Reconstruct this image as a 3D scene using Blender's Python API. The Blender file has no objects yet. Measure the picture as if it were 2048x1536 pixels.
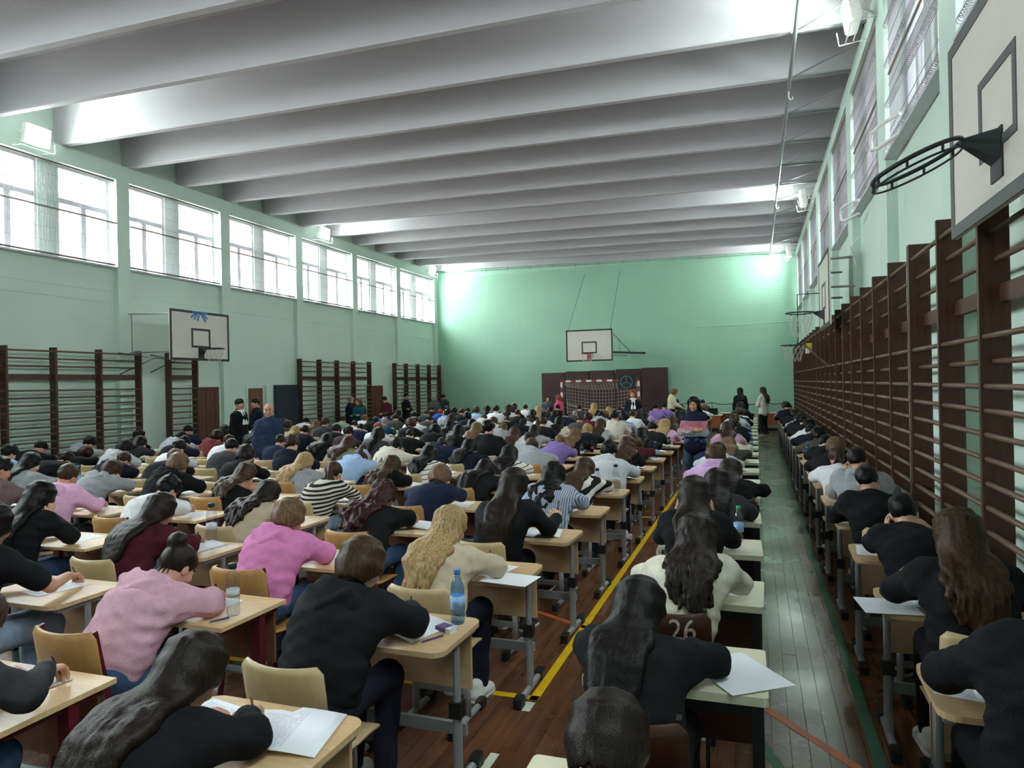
import bpy, math, random
import numpy as np
from mathutils import Vector, Matrix
random.seed(7)
SC = bpy.context.scene
COL = SC.collection
V = Vector
# ------------------------------------------------------------------ camera
H_CAM = 1.95
FPX = 1390.0
YAW, PITCH, ROLL = 0.3375, 0.001, 0.02
def cam_basis():
    F = V((-math.sin(YAW)*math.cos(PITCH), math.cos(YAW)*math.cos(PITCH), math.sin(PITCH)))
    R0 = V((math.cos(YAW), math.sin(YAW), 0)); U0 = R0.cross(F)
    return R0*math.cos(ROLL)-U0*math.sin(ROLL), R0*math.sin(ROLL)+U0*math.cos(ROLL), F
CR, CU, CF = cam_basis()
cd = bpy.data.cameras.new('camera'); cd.sensor_width = 36; cd.lens = FPX/2048*36
cd.clip_start = 0.05; cd.clip_end = 300
cam = bpy.data.objects.new('camera', cd); COL.objects.link(cam)
M3 = Matrix((CR, CU, -CF)).transposed()
cam.matrix_world = Matrix.Translation((0, 0, H_CAM)) @ M3.to_4x4()
SC.camera = cam
def ray(x, y):
    return CF + CR*((x-1024)/FPX) - CU*((y-768)/FPX)
def at_y(x, y, Y):
    d = ray(x, y); return V((0, 0, H_CAM)) + d*(Y/d.y)
def at_z(x, y, z):
    d = ray(x, y); return V((0, 0, H_CAM)) + d*((z-H_CAM)/d.z)
def at_t(x, y, t):
    return V((0, 0, H_CAM)) + ray(x, y)*t
# ------------------------------------------------------------------ world (overcast) and exposure
W = bpy.data.worlds.new('overcast_sky'); SC.world = W; W.use_nodes = True
wb = W.node_tree.nodes['Background']
wb.inputs[0].default_value = (0.93, 0.96, 1.0, 1); wb.inputs[1].default_value = 22.0
SC.view_settings.view_transform = 'Standard'; SC.view_settings.look = 'None'
SC.view_settings.gamma = 1.0; SC.view_settings.use_curve_mapping = False
SC.view_settings.exposure = 0.85
SC.cycles.use_denoising = True
SC.cycles.use_adaptive_sampling = True; SC.cycles.adaptive_threshold = 0.08
SC.cycles.max_bounces = 6; SC.cycles.diffuse_bounces = 4; SC.cycles.glossy_bounces = 3
SC.cycles.transmission_bounces = 4; SC.cycles.transparent_max_bounces = 12
SC.cycles.caustics_reflective = False; SC.cycles.caustics_refractive = False
SC.cycles.sample_clamp_indirect = 60.0
LAMP_W = 130.0          # emission of the floodlight lenses

# portals in the window openings: they give no light, they only guide the sampling of the sky
for side, x, ys, z, w, hh in (('l', -13.70, [11.92+3.205*(k+.5) for k in range(-5, 5)], 5.74, 2.85, 1.95), ('r', 1.80, [9.5+3.06*(k+.5) for k in range(-4, 6)], 5.53, 2.5, 1.93)):
    for y in ys:
        ld = bpy.data.lights.new('window_portal', 'AREA'); ld.shape = 'RECTANGLE'; ld.size = hh; ld.size_y = w; ld.cycles.is_portal = True
        lo_ = bpy.data.objects.new('window_portal', ld); COL.objects.link(lo_); lo_.location = (x, y, z)
        lo_.rotation_euler = (0, math.radians(-90 if side == 'l' else 90), 0)

# ------------------------------------------------------------------ materials
def lin(c):
    c = tuple(int(c[i:i+2], 16)/255 for i in (1, 3, 5)) if isinstance(c, str) else c
    return tuple(x/12.92 if x <= .04045 else ((x+.055)/1.055)**2.4 for x in c)
MATS = {}
def mat(name, col='#888888', rough=.6, var=0.0, scale=8.0, stretch=(1, 1, 1), bump=0.0, bscale=40., metal=0.0,
        spec=.4, emit=None, alpha=None, objcol=False, coord='Object', detail=3):
    if name in MATS: return MATS[name]
    m = bpy.data.materials.new(name); m.use_nodes = True; MATS[name] = m
    nt = m.node_tree; b = nt.nodes['Principled BSDF']; L = nt.links
    b.inputs['Roughness'].default_value = rough; b.inputs['Metallic'].default_value = metal
    b.inputs['Specular IOR Level'].default_value = spec
    tc = nt.nodes.new('ShaderNodeTexCoord'); mp = nt.nodes.new('ShaderNodeMapping'); mp.inputs['Scale'].default_value = stretch
    L.new(tc.outputs[coord], mp.inputs['Vector'])
    src = None
    if objcol:
        oi = nt.nodes.new('ShaderNodeObjectInfo'); src = oi.outputs['Color']
    base = lin(col)
    if var > 0:
        nz = nt.nodes.new('ShaderNodeTexNoise'); nz.inputs['Scale'].default_value = scale; nz.inputs['Detail'].default_value = detail
        L.new(mp.outputs[0], nz.inputs['Vector'])
        mr = nt.nodes.new('ShaderNodeMapRange'); mr.inputs[1].default_value = .3; mr.inputs[2].default_value = .7
        mr.inputs[3].default_value = 1-var; mr.inputs[4].default_value = 1+var*.8
        L.new(nz.outputs[0], mr.inputs[0])
        mx = nt.nodes.new('ShaderNodeMix'); mx.data_type = 'RGBA'; mx.blend_type = 'MULTIPLY'; mx.inputs[0].default_value = 1
        if src: L.new(src, mx.inputs[6])
        else: mx.inputs[6].default_value = (*base, 1)
        L.new(mr.outputs[0], mx.inputs[7]); L.new(mx.outputs[2], b.inputs['Base Color'])
    elif src: L.new(src, b.inputs['Base Color'])
    else: b.inputs['Base Color'].default_value = (*base, 1)
    if bump > 0:
        nb = nt.nodes.new('ShaderNodeTexNoise'); nb.inputs['Scale'].default_value = bscale; nb.inputs['Detail'].default_value = 2
        L.new(mp.outputs[0], nb.inputs['Vector'])
        bp = nt.nodes.new('ShaderNodeBump'); bp.inputs['Strength'].default_value = bump; bp.inputs['Distance'].default_value = .02
        L.new(nb.outputs[0], bp.inputs['Height']); L.new(bp.outputs[0], b.inputs['Normal'])
    if emit:
        b.inputs['Emission Color'].default_value = (*lin(col), 1); b.inputs['Emission Strength'].default_value = emit
    if alpha is not None:
        b.inputs['Alpha'].default_value = alpha
    return m
def glass_mat(name, col, mixf):
    if name in MATS: return MATS[name]
    m = bpy.data.materials.new(name); m.use_nodes = True; MATS[name] = m; nt = m.node_tree
    for n in list(nt.nodes):
        if n.type != 'OUTPUT_MATERIAL': nt.nodes.remove(n)
    out = [n for n in nt.nodes if n.type == 'OUTPUT_MATERIAL'][0]
    t = nt.nodes.new('ShaderNodeBsdfTransparent'); t.inputs[0].default_value = (*lin(col), 1)
    g = nt.nodes.new('ShaderNodeBsdfGlossy'); g.inputs['Roughness'].default_value = .05
    mx = nt.nodes.new('ShaderNodeMixShader'); lw = nt.nodes.new('ShaderNodeLayerWeight'); lw.inputs[0].default_value = .5
    pw = nt.nodes.new('ShaderNodeMath'); pw.operation = 'POWER'; pw.inputs[1].default_value = 4.0; nt.links.new(lw.outputs['Facing'], pw.inputs[0])
    fr = nt.nodes.new('ShaderNodeMath'); fr.operation = 'MULTIPLY_ADD'; fr.inputs[1].default_value = .8; fr.inputs[2].default_value = mixf; nt.links.new(pw.outputs[0], fr.inputs[0])
    nt.links.new(fr.outputs[0], mx.inputs[0]); nt.links.new(t.outputs[0], mx.inputs[1]); nt.links.new(g.outputs[0], mx.inputs[2])
    nt.links.new(mx.outputs[0], out.inputs[0]); return m
M_WALL = mat('wall_green_paint', '#cfe4d8', .55, .05, .6, bump=.03, bscale=30)
M_BACK = mat('wall_green_end', '#aed6bf', .55, .04, .6, bump=.03, bscale=30)
M_CEIL = mat('ceiling_white', '#c9c3c7', .8, .04, .5, stretch=(.3, 1.5, 1), bump=.03, bscale=14)
M_WOODBAR = mat('wallbar_dark_wood', '#4e2f26', .45, .25, 6, (6, 6, .7), .05, 30)
M_ROD = mat('wallbar_rod_wood', '#6e5848', .42, .2, 8, (6, .7, 6))
M_FRAME = mat('window_white', '#c9cacf', .5)
M_GLASS = glass_mat('window_glass', '#f6fafa', .03)
M_WIRE = mat('grille_wire', '#8f8a8c', .5, metal=.3)
M_DARKRAIL = mat('grille_rail', '#6a5a52', .5)
M_STEEL = mat('steel_grey', '#8c8c8c', .45, metal=.4)
M_BOARD = mat('backboard_white', '#d9d3cb', .45, .03, 3)
M_BLACKP = mat('black_paint', '#2c3033', .45)
M_NET = mat('net_cord', '#c9c4bc', .8)
M_NETD = mat('wall_net_cord', '#8fb9a0', .8)
M_LAMPW = mat('lamp_white', '#e6e6e2', .5)
M_LENS = mat('lamp_lens', '#eafff8', .3, emit=LAMP_W)
M_DOOR = mat('door_brown', '#5e332a', .45, .2, 5, (8, 8, .6))
M_DOOR2 = mat('door_wood', '#7a5138', .5, .2, 5, (8, 8, .6))

# ------------------------------------------------------------------ mesh helpers
class MB:
    def __init__(s): s.v = []; s.f = []
    def box(s, lo, hi):
        n = len(s.v); (a, b, c), (d, e, g) = lo, hi
        s.v += [(a, b, c), (d, b, c), (d, e, c), (a, e, c), (a, b, g), (d, b, g), (d, e, g), (a, e, g)]
        s.f += [tuple(n+i for i in q) for q in ((0, 3, 2, 1), (4, 5, 6, 7), (0, 1, 5, 4), (1, 2, 6, 5), (2, 3, 7, 6), (3, 0, 4, 7))]
        return s
    def obox(s, c, ax, ay, az):
        c, ax, ay, az = V(c), V(ax), V(ay), V(az); n = len(s.v)
        for sz in (-1, 1):
            for sx, sy in ((-1, -1), (1, -1), (1, 1), (-1, 1)):
                s.v.append(tuple(c+ax*sx+ay*sy+az*sz))
        s.f += [tuple(n+i for i in q) for q in ((0, 3, 2, 1), (4, 5, 6, 7), (0, 1, 5, 4), (1, 2, 6, 5), (2, 3, 7, 6), (3, 0, 4, 7))]
        return s
    def bar(s, a, b, w, h=None, up=(0, 0, 1)):
        a, b = V(a), V(b); d = (b-a); L = d.length; d = d/L; up = V(up)
        if abs(d.dot(up)) > .98: up = V((1, 0, 0))
        x = d.cross(up).normalized(); y = x.cross(d)
        return s.obox((a+b)/2, x*w/2, d*L/2, y*(h or w)/2)
    def tube(s, pts, r, n=8, closed=False, cap=True):
        pts = [V(p) for p in pts]; m = len(pts); base = len(s.v); prev = None
        rs = r if isinstance(r, (list, tuple)) else [r]*m
        for i, p in enumerate(pts):
            if closed: d = pts[(i+1) % m]-pts[i-1]
            else: d = pts[min(i+1, m-1)]-pts[max(i-1, 0)]
            d = d.normalized() if d.length > 1e-9 else V((0, 0, 1))
            if prev is None:
                ref = V((0, 0, 1)) if abs(d.z) < .9 else V((1, 0, 0)); x = d.cross(ref).normalized()
            else:
                x = (prev-d*prev.dot(d)); x = x.normalized() if x.length > 1e-6 else d.orthogonal().normalized()
            prev = x; y = d.cross(x)
            for k in range(n):
                a = 2*math.pi*k/n; s.v.append(tuple(p+(x*math.cos(a)+y*math.sin(a))*rs[i]))
        for i in range(m if closed else m-1):
            j = (i+1) % m
            for k in range(n):
                k2 = (k+1) % n; s.f.append((base+i*n+k, base+i*n+k2, base+j*n+k2, base+j*n+k))
        if cap and not closed:
            s.f.append(tuple(base+k for k in reversed(range(n)))); s.f.append(tuple(base+(m-1)*n+k for k in range(n)))
        return s
    def prism(s, poly, z0, z1):
        n = len(s.v); k = len(poly)
        s.v += [(x, y, z0) for x, y in poly]+[(x, y, z1) for x, y in poly]
        s.f.append(tuple(n+i for i in reversed(range(k)))); s.f.append(tuple(n+k+i for i in range(k)))
        for i in range(k):
            j = (i+1) % k; s.f.append((n+i, n+j, n+k+j, n+k+i))
        return s
    def lathe(s, prof, n=16, c=(0, 0, 0)):
        base = len(s.v); m = len(prof)
        for r, z in prof:
            for k in range(n):
                a = 2*math.pi*k/n; s.v.append((c[0]+r*math.cos(a), c[1]+r*math.sin(a), c[2]+z))
        for i in range(m-1):
            for k in range(n):
                k2 = (k+1) % n; s.f.append((base+i*n+k, base+i*n+k2, base+(i+1)*n+k2, base+(i+1)*n+k))
        s.f.append(tuple(base+k for k in reversed(range(n)))); s.f.append(tuple(base+(m-1)*n+k for k in range(n)))
        return s
    def mesh(s, name, smooth=False):
        me = bpy.data.meshes.new(name); me.from_pydata(s.v, [], s.f); me.update()
        if smooth: me.polygons.foreach_set('use_smooth', [True]*len(me.polygons))
        return me
def tag(o, label=None, cat=None, group=None, kind=None):
    if label: o['label'] = label
    if cat: o['category'] = cat
    if group: o['group'] = group
    if kind: o['kind'] = kind
    return o
def put(name, me, m=None, parent=None, loc=None, rot=None, color=None, scale=None):
    if isinstance(me, MB): me = me.mesh(name)
    if m is not None and not me.materials: me.materials.append(m)
    o = bpy.data.objects.new(name, me); COL.objects.link(o)
    if m is not None and me.materials[0] != m:
        o.material_slots[0].link = 'OBJECT'; o.material_slots[0].material = m
    if parent: o.parent = parent
    if loc is not None: o.location = loc
    if rot is not None: o.rotation_euler = rot
    if scale is not None: o.scale = scale
    if color is not None: o.color = (*lin(color), 1)
    return o
def empty(name, loc=(0, 0, 0), rz=0.0):
    o = bpy.data.objects.new(name, None); COL.objects.link(o); o.location = loc; o.rotation_euler = (0, 0, rz)
    o.empty_display_size = .1; return o
def rrect(x0, y0, x1, y1, r, n=5):
    out = []
    for cx, cy, a0 in ((x1-r, y0+r, -90), (x1-r, y1-r, 0), (x0+r, y1-r, 90), (x0+r, y0+r, 180)):
        for i in range(n+1):
            a = math.radians(a0+90*i/n); out.append((cx+r*math.cos(a), cy+r*math.sin(a)))
    return out
ORD = ('zeroth first second third fourth fifth sixth seventh eighth ninth tenth eleventh twelfth thirteenth fourteenth fifteenth '
       'sixteenth seventeenth eighteenth nineteenth twentieth twenty-first twenty-second twenty-third').split()
# ------------------------------------------------------------------ room shell
XL, XLP, XR, XRP = -13.57, -13.40, 1.67, 1.50      # window planes and pilaster faces
Y0, Y1 = -2.6, 28.3
SLAB_DZ = 1.0
def zc(x): return 7.07-(x+13.4)*(.28/14.9)          # underside of the ceiling beams, falling to the right
floor = put('floor', MB().box((XL-.3, Y0-.3, -.30), (XR+.3, Y1+.3, -.02)), mat('subfloor', '#3b2a20', .8)); tag(floor, kind='structure')
# planks: glossy worn brown boards running down the hall
def plank_mat():
    m = bpy.data.materials.new('floor_plank'); m.use_nodes = True; nt = m.node_tree; b = nt.nodes['Principled BSDF']; L = nt.links
    tc = nt.nodes.new('ShaderNodeTexCoord'); geo = nt.nodes.new('ShaderNodeNewGeometry')
    mp = nt.nodes.new('ShaderNodeMapping'); mp.inputs['Scale'].default_value = (14, 1.1, 1); L.new(geo.outputs['Position'], mp.inputs[0])
    nz = nt.nodes.new('ShaderNodeTexNoise'); nz.inputs['Scale'].default_value = 1.6; nz.inputs['Detail'].default_value = 6; L.new(mp.outputs[0], nz.inputs['Vector'])
    cr = nt.nodes.new('ShaderNodeValToRGB'); cr.color_ramp.elements[0].position = .3; cr.color_ramp.elements[1].position = .75
    cr.color_ramp.elements[0].color = (*lin('#54321f'), 1); cr.color_ramp.elements[1].color = (*lin('#7d5134'), 1)
    L.new(nz.outputs[0], cr.inputs[0])
    n2 = nt.nodes.new('ShaderNodeTexNoise'); n2.inputs['Scale'].default_value = .9; n2.inputs['Detail'].default_value = 5; L.new(geo.outputs['Position'], n2.inputs['Vector'])
    # grey-brown lane along the aisle: reflected glare painted in, patchy edge of worn varnish
    sx = nt.nodes.new('ShaderNodeSeparateXYZ'); L.new(geo.outputs['Position'], sx.inputs[0])
    ad = nt.nodes.new('ShaderNodeMath'); ad.operation = 'MULTIPLY_ADD'; ad.inputs[1].default_value = .35; L.new(n2.outputs[0], ad.inputs[0]); L.new(sx.outputs[0], ad.inputs[2])
    r1 = nt.nodes.new('ShaderNodeMapRange'); r1.inputs[1].default_value = -.08; r1.inputs[2].default_value = .22; L.new(ad.outputs[0], r1.inputs[0])
    r2 = nt.nodes.new('ShaderNodeMapRange'); r2.inputs[1].default_value = .52; r2.inputs[2].default_value = .68; r2.inputs[3].default_value = 1; r2.inputs[4].default_value = 0; L.new(ad.outputs[0], r2.inputs[0])
    ml = nt.nodes.new('ShaderNodeMath'); ml.operation = 'MULTIPLY'; L.new(r1.outputs[0], ml.inputs[0]); L.new(r2.outputs[0], ml.inputs[1])
    m2 = nt.nodes.new('ShaderNodeMath'); m2.operation = 'MULTIPLY'; m2.inputs[1].default_value = .75; L.new(ml.outputs[0], m2.inputs[0])
    mx = nt.nodes.new('ShaderNodeMix'); mx.data_type = 'RGBA'; mx.inputs[7].default_value = (*lin('#6b6455'), 1)
    L.new(m2.outputs[0], mx.inputs[0]); L.new(cr.outputs[0], mx.inputs[6])
    oi = nt.nodes.new('ShaderNodeObjectInfo'); rr = nt.nodes.new('ShaderNodeMapRange'); rr.inputs[3].default_value = .8; rr.inputs[4].default_value = 1.12; L.new(oi.outputs['Random'], rr.inputs[0])
    mm = nt.nodes.new('ShaderNodeMix'); mm.data_type = 'RGBA'; mm.blend_type = 'MULTIPLY'; mm.inputs[0].default_value = 1
    L.new(mx.outputs[2], mm.inputs[6]); L.new(rr.outputs[0], mm.inputs[7]); L.new(mm.outputs[2], b.inputs['Base Color'])
    ro = nt.nodes.new('ShaderNodeMapRange'); ro.inputs[1].default_value = .35; ro.inputs[2].default_value = .7; ro.inputs[3].default_value = .16; ro.inputs[4].default_value = .42
    L.new(n2.outputs[0], ro.inputs[0]); L.new(ro.outputs[0], b.inputs['Roughness'])
    n3 = nt.nodes.new('ShaderNodeTexNoise'); n3.inputs['Scale'].default_value = 26; L.new(geo.outputs['Position'], n3.inputs['Vector'])
    bp = nt.nodes.new('ShaderNodeBump'); bp.inputs['Strength'].default_value = .12; bp.inputs['Distance'].default_value = .01; L.new(n3.outputs[0], bp.inputs['Height']); L.new(bp.outputs[0], b.inputs['Normal'])
    b.inputs['Specular IOR Level'].default_value = .55
    return m
M_PLANK = plank_mat(); MATS['floor_plank'] = M_PLANK
PW = .092
pl = MB(); prng = random.Random(3); nplank = 0; cand = []
x = XL
while x < XR:
    y = Y0 - prng.random()*2.4
    while y < Y1:
        ln = prng.choice((1.6, 2.2, 2.8)); a, bb = max(y, Y0), min(y+ln, Y1)
        if bb > a+.05: cand.append((x+.0012, min(x+PW-.0012, XR), a+.001, bb-.001, prng.uniform(-.0016, 0)))
        y += ln
    x += PW
def plank_key(c):
    cx, cy = (c[0]+c[1])/2, (c[2]+c[3])/2
    if cy < 2.2: return 99+abs(cx)
    d = abs(cx-.2)*1.6 if cx > -.15 else (abs(cx+1.2)*2.2 + (2 if cx > -.9 else .6))
    return cy*.3 + d
cand.sort(key=plank_key)
for i, (a, bx, ya, yb, dz) in enumerate(cand):
    if i < 290:
        put('plank', MB().box((a, ya, -.02), (bx, yb, dz)), M_PLANK, floor)
    else:
        n = len(pl.v); pl.v += [(a, ya, dz), (bx, ya, dz), (bx, yb, dz), (a, yb, dz), (a, ya, -.02), (bx, ya, -.02), (bx, yb, -.02), (a, yb, -.02)]
        pl.f += [(n, n+1, n+2, n+3), (n, n+4, n+5, n+1), (n+1, n+5, n+6, n+2), (n+2, n+6, n+7, n+3), (n+3, n+7, n+4, n)]
tag(put('plank_field', pl, M_PLANK, floor), kind='stuff')
M_YEL = mat('line_yellow', '#e0b414', .4, .15, 9); M_ORA = mat('line_orange', '#c4622c', .4, .2, 9)
M_GRN = mat('line_green', '#1f5a3c', .4, .2, 9); M_WHT = mat('line_white', '#cfd2bf', .5, .1, 9)
def line(name, pts, w, m):
    b = MB()
    for p, q in zip(pts, pts[1:]):
        p, q = V((*p, 0)), V((*q, 0)); d = (q-p).normalized(); nn = V((-d.y, d.x, 0))*w/2; e = d*w*.0
        n = len(b.v); b.v += [tuple(p+nn+V((0, 0, z))) for z in (0.0003,)]+[tuple(p-nn+V((0, 0, .0003))), tuple(q-nn+V((0, 0, .0003))), tuple(q+nn+V((0, 0, .0003)))]
        b.v += [tuple(V(t)+V((0, 0, .0010))) for t in b.v[n:n+4]]
        b.f += [tuple(n+i for i in t) for t in ((0, 3, 2, 1), (4, 5, 6, 7), (0, 1, 5, 4), (1, 2, 6, 5), (2, 3, 7, 6), (3, 0, 4, 7))]
    return put(name, b, m, floor)
line('yellow_line', [(-1.335, 4.08), (-1.335, 26.8)], .058, M_YEL)
line('yellow_line', [(-12.6, 3.98), (-1.31, 4.11)], .058, M_YEL)
line('yellow_line', [(-4.2, 10.1), (-1.36, 10.1)], .055, M_YEL)
line('yellow_line', [(-4.2, 14.3), (-1.36, 14.3)], .055, M_YEL)
arc = lambda cx, cy, r, a0, a1, n=26: [(cx+r*math.cos(math.radians(a0+(a1-a0)*i/n)), cy+r*math.sin(math.radians(a0+(a1-a0)*i/n))) for i in range(n+1)]
line('orange_line', [(-2.6, 6.02), (-1.75, 5.65), (-1.25, 5.38), (0, 4.4), (.44, 3.84), (.75, 3.4)], .055, M_ORA)
line('green_line', [(.555, 1.5), (.555, 26.8)], .06, M_GRN)
line('green_line', [(-.4, 4.9), (-.01, 3.96), (.1, 3.66), (.3, 3.1)], .055, M_GRN)
line('green_line', [(-3.2, 4.6), (-3.64, 3.78), (-3.9, 3.2)], .06, M_GRN)
line('white_tape', [(-1.34, 3.10), (-1.34, 3.43)], .05, M_WHT)
line('white_tape', [(-1.34, 3.93), (-1.34, 4.05)], .06, M_WHT)
line('white_tape', [(-1.15, 3.02), (-.98, 3.02)], .05, M_WHT)

# ceiling: slab with a row of deep concrete beams
cs = MB(); n = 0
cs.v = [(XL-.3, Y0-.3, zc(XL)+SLAB_DZ), (XR+.3, Y0-.3, zc(XR)+SLAB_DZ), (XR+.3, Y1+.3, zc(XR)+SLAB_DZ), (XL-.3, Y1+.3, zc(XL)+SLAB_DZ)]
cs.v += [(x, y, z+.25) for x, y, z in cs.v]
cs.f = [(0, 1, 2, 3), (7, 6, 5, 4), (0, 4, 5, 1), (1, 5, 6, 2), (2, 6, 7, 3), (3, 7, 4, 0)]
ceiling = put('ceiling', cs, M_CEIL); tag(ceiling, kind='structure')
BEAM_Y = [10.53+1.605*k for k in range(-8, 12)]
def beam_mesh():
    b = MB(); xs = (XL, XR)
    prof = [(-.06, 0), (.06, 0), (.075, .025), (.12, SLAB_DZ-.12), (.24, SLAB_DZ+.01), (-.24, SLAB_DZ+.01), (-.12, SLAB_DZ-.12), (-.075, .025)]
    k = len(prof)
    for x in xs: b.v += [(x, y, zc(x)+z) for y, z in prof]
    for i in range(k): j = (i+1) % k; b.f.append((i, j, k+j, k+i))
    b.f += [tuple(reversed(range(k))), tuple(range(k, 2*k))]
    return b.mesh('beam')
bm_ = beam_mesh()
for y in BEAM_Y: put('beam', bm_, M_CEIL, ceiling, (0, y, 0))

def wall_bays(side, ys, zs, zt, mA):
    """pilasters, lintels, lower panels, window piers of a long wall; ys: (start,end) of each pilaster"""
    sg = -1 if side == 'left' else 1
    xw, xp = (XL, XLP) if side == 'left' else (XR, XRP)
    xo = xw+sg*.22
    X = lambda a, b: (min(a, b), max(a, b))
    w = MB()
    top = zc(xw)+SLAB_DZ+.1
    a, b = X(xw-sg*.05, xo)
    w.box((a, Y0-.3, -.3), (b, Y1+.3, zs-.02))                       # lower wall panel
    a, b = X(xp, xo)
    w.box((a, Y0-.3, zt), (b, Y1+.3, zc(xp)-.005))                   # lintel flush with the pilasters
    a, b = X(xw+sg*.02, xo)
    w.box((a, Y0-.3, zc(xp)-.005), (b, Y1+.3, top))
    wall = put('wall_'+side, w, mA); tag(wall, kind='structure')
    for (p0, p1) in ys:
        a, b = X(xp, xo); put('pilaster', MB().box((a, p0, 0), (b, p1, zt+.001)), mA, wall)
    return wall, X
LP = [(11.92+3.205*k-.165, 11.92+3.205*k+.165) for k in range(-5, 6)]
LP[-1] = (28.0, 28.3)
RP = [(9.5+3.06*k-.26, 9.5+3.06*k+.26) for k in range(-4, 7)]
WZ0, WZ1 = 4.75, 6.72
RZ0, RZ1 = 4.55, 6.50
wall_left, XX = wall_bays('left', LP, WZ0, WZ1, M_WALL)
wall_right, XX = wall_bays('right', RP, RZ0, RZ1, M_WALL)
wall_back = put('wall_back', MB().box((XL-.3, Y1, -.3), (XR+.3, Y1+.3, 8.3)), M_BACK); tag(wall_back, kind='structure')
wall_front = put('wall_front', MB().box((XL-.3, Y0-.3, -.3), (XR+.3, Y0, 8.3)), M_WALL); tag(wall_front, kind='structure')
for sd, xx in (('left', XL+.05), ('right', XR-.05)):
    a, b = min(xx, xx+(.02 if sd == 'left' else -.02)), max(xx, xx+(.02 if sd == 'left' else -.02))
    tag(put('baseboard_'+sd, MB().box((a, Y0, 0), (b, Y1, .1)), mat('baseboard', '#4a3a32', .5)), kind='structure')
tag(put('baseboard_back', MB().box((XL, Y1-.02, 0), (XR, Y1, .1)), mat('baseboard', '#4a3a32', .5)), kind='structure')

# windows: two per bay with a pier between; top light over two casements
wn = 0
def rect_frame(b, x0, x1, y0, y1, z0, z1, w):
    b.box((x0, y0, z0), (x1, y0+w, z1)); b.box((x0, y1-w, z0), (x1, y1, z1))
    b.box((x0, y0+w, z0), (x1, y1-w, z0+w)); b.box((x0, y0+w, z1-w), (x1, y1-w, z1))
def window(side, y0, y1, z0, z1):
    global wn
    wn += 1
    sg = -1 if side == 'left' else 1; xw = XL if side == 'left' else XR
    x0, x1 = sorted((xw+sg*.06, xw+sg*.13))
    root = empty('window_%d' % wn, (0, y0, z0)); tag(root, kind='structure')
    def P(nm, b, m): o = put(nm, b, m, root); o.location = (0, -y0, -z0); return o
    ztr = z0+(z1-z0)*.63
    b = MB(); rect_frame(b, x0, x1, y0, y1, z0, z1, .055); P('frame', b, M_FRAME)
    P('transom', MB().box((x0, y0+.055, ztr-.05), (x1, y1-.055, ztr+.05)), M_FRAME)
    ym = (y0+y1)/2; P('mullion', MB().box((x0, ym-.06, z0+.055), (x1, ym+.06, ztr-.05)), M_FRAME)
    xg = (x0+x1)/2
    for (a, c, e, g) in ((y0+.055, y1-.055, ztr+.05, z1-.055), (y0+.055, ym-.06, z0+.055, ztr-.05), (ym+.06, y1-.055, z0+.055, ztr-.05)):
        P('pane', MB().box((xg-.003, a, e), (xg+.003, c, g)), M_GLASS)
def grille(side, y0, y1, z0, z1, detail):
    sg = -1 if side == 'left' else 1; xw = (XLP if side == 'left' else XRP)+sg*.045
    root = empty('window_grille', (xw, y0, z0))
    L = y1-y0; Hh = z1-z0; w = MB(); k = 0; step = .032
    while k*step < L:
        y = k*step; w.bar((0, y, 0), (0, y, Hh), .0035); k += 1
    tag(put('wires', w, M_WIRE, root), kind='stuff')
    for i in range(1, 7): put('cross_wire', MB().bar((sg*-.004, 0, Hh*i/7), (sg*-.004, L, Hh*i/7), .005), M_WIRE, root)
    for zf, r in ((0, .035), (.5, .022), (1, .035)):
        put('rail', MB().box((-.012, 0, Hh*zf-r/2*(zf > 0)), (.012, L, Hh*zf+r*(1-.5*(zf > 0)))), M_DARKRAIL, root)
    if detail:
        for zf in (.04, .30, .55, .8):
            pts = []; nt = int(L/.045)
            for i in range(nt*8):
                a = i*math.pi/4; pts.append((-sg*.03+.026*math.cos(a), L*i/(nt*8), Hh*zf+.026*math.sin(a)))
            put('coil', MB().tube(pts, .0035, 4, cap=False), M_WIRE, root)
    return root
GR = []
for k in range(len(LP)-1):
    a, b = LP[k][1], LP[k+1][0]; L = b-a; m = (a+b)/2
    pw = .21
    put('window_pier', MB().box((XL-.20, m-pw-.03, WZ0-.02), (XL-.02, m+pw-.03, WZ1)), M_WALL, wall_left)
    put('sill', MB().box((XL-.21, a, WZ0-.03), (XLP+.02, b, WZ0)), M_FRAME, wall_left)
    window('left', a+.02, m-pw-.03, WZ0, WZ1-.005); window('left', m+pw-.03, b-.02, WZ0, WZ1-.005)
    if b > 6:
        g = grille('left', a+.03, b-.03, WZ0+.03, WZ1-.04, False); GR.append(g)
        rows = sum(1 for q in LP if q[0] > a+.01)
        tag(g, 'fine wire grille across paired windows facing building, %s bay from goal wall' % ORD[max(rows, 1)], 'grille', 'grilles of the window wall')
        put('rail_pipe', MB().tube([(XLP+.03, a+.02, 5.72), (XLP+.03, b-.02, 5.72)], .016, 6), M_STEEL, wall_left)
for k in range(len(RP)-1):
    a, b = RP[k][1], RP[k+1][0]; m = (a+b)/2
    put('window_pier', MB().box((XR+.02, m-.16, RZ0-.02), (XR+.2, m+.16, RZ1)), M_WALL, wall_right)
    put('sill', MB().box((XRP-.02, a, RZ0-.03), (XR+.21, b, RZ0)), M_FRAME, wall_right)
    window('right', a+.02, m-.16, RZ0, RZ1-.005); window('right', m+.16, b-.02, RZ0, RZ1-.005)
    if b > 3.5:
        g = grille('right', a+.03, b-.03, RZ0+.03, RZ1-.04, b < 14)
        rows = sum(1 for q in RP if q[0] > a+.01)
        tag(g, 'wire grille with coiled rails above long wall bars, %s bay from goal wall' % ORD[max(rows, 1)], 'grille', 'grilles above the wall bars')
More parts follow.
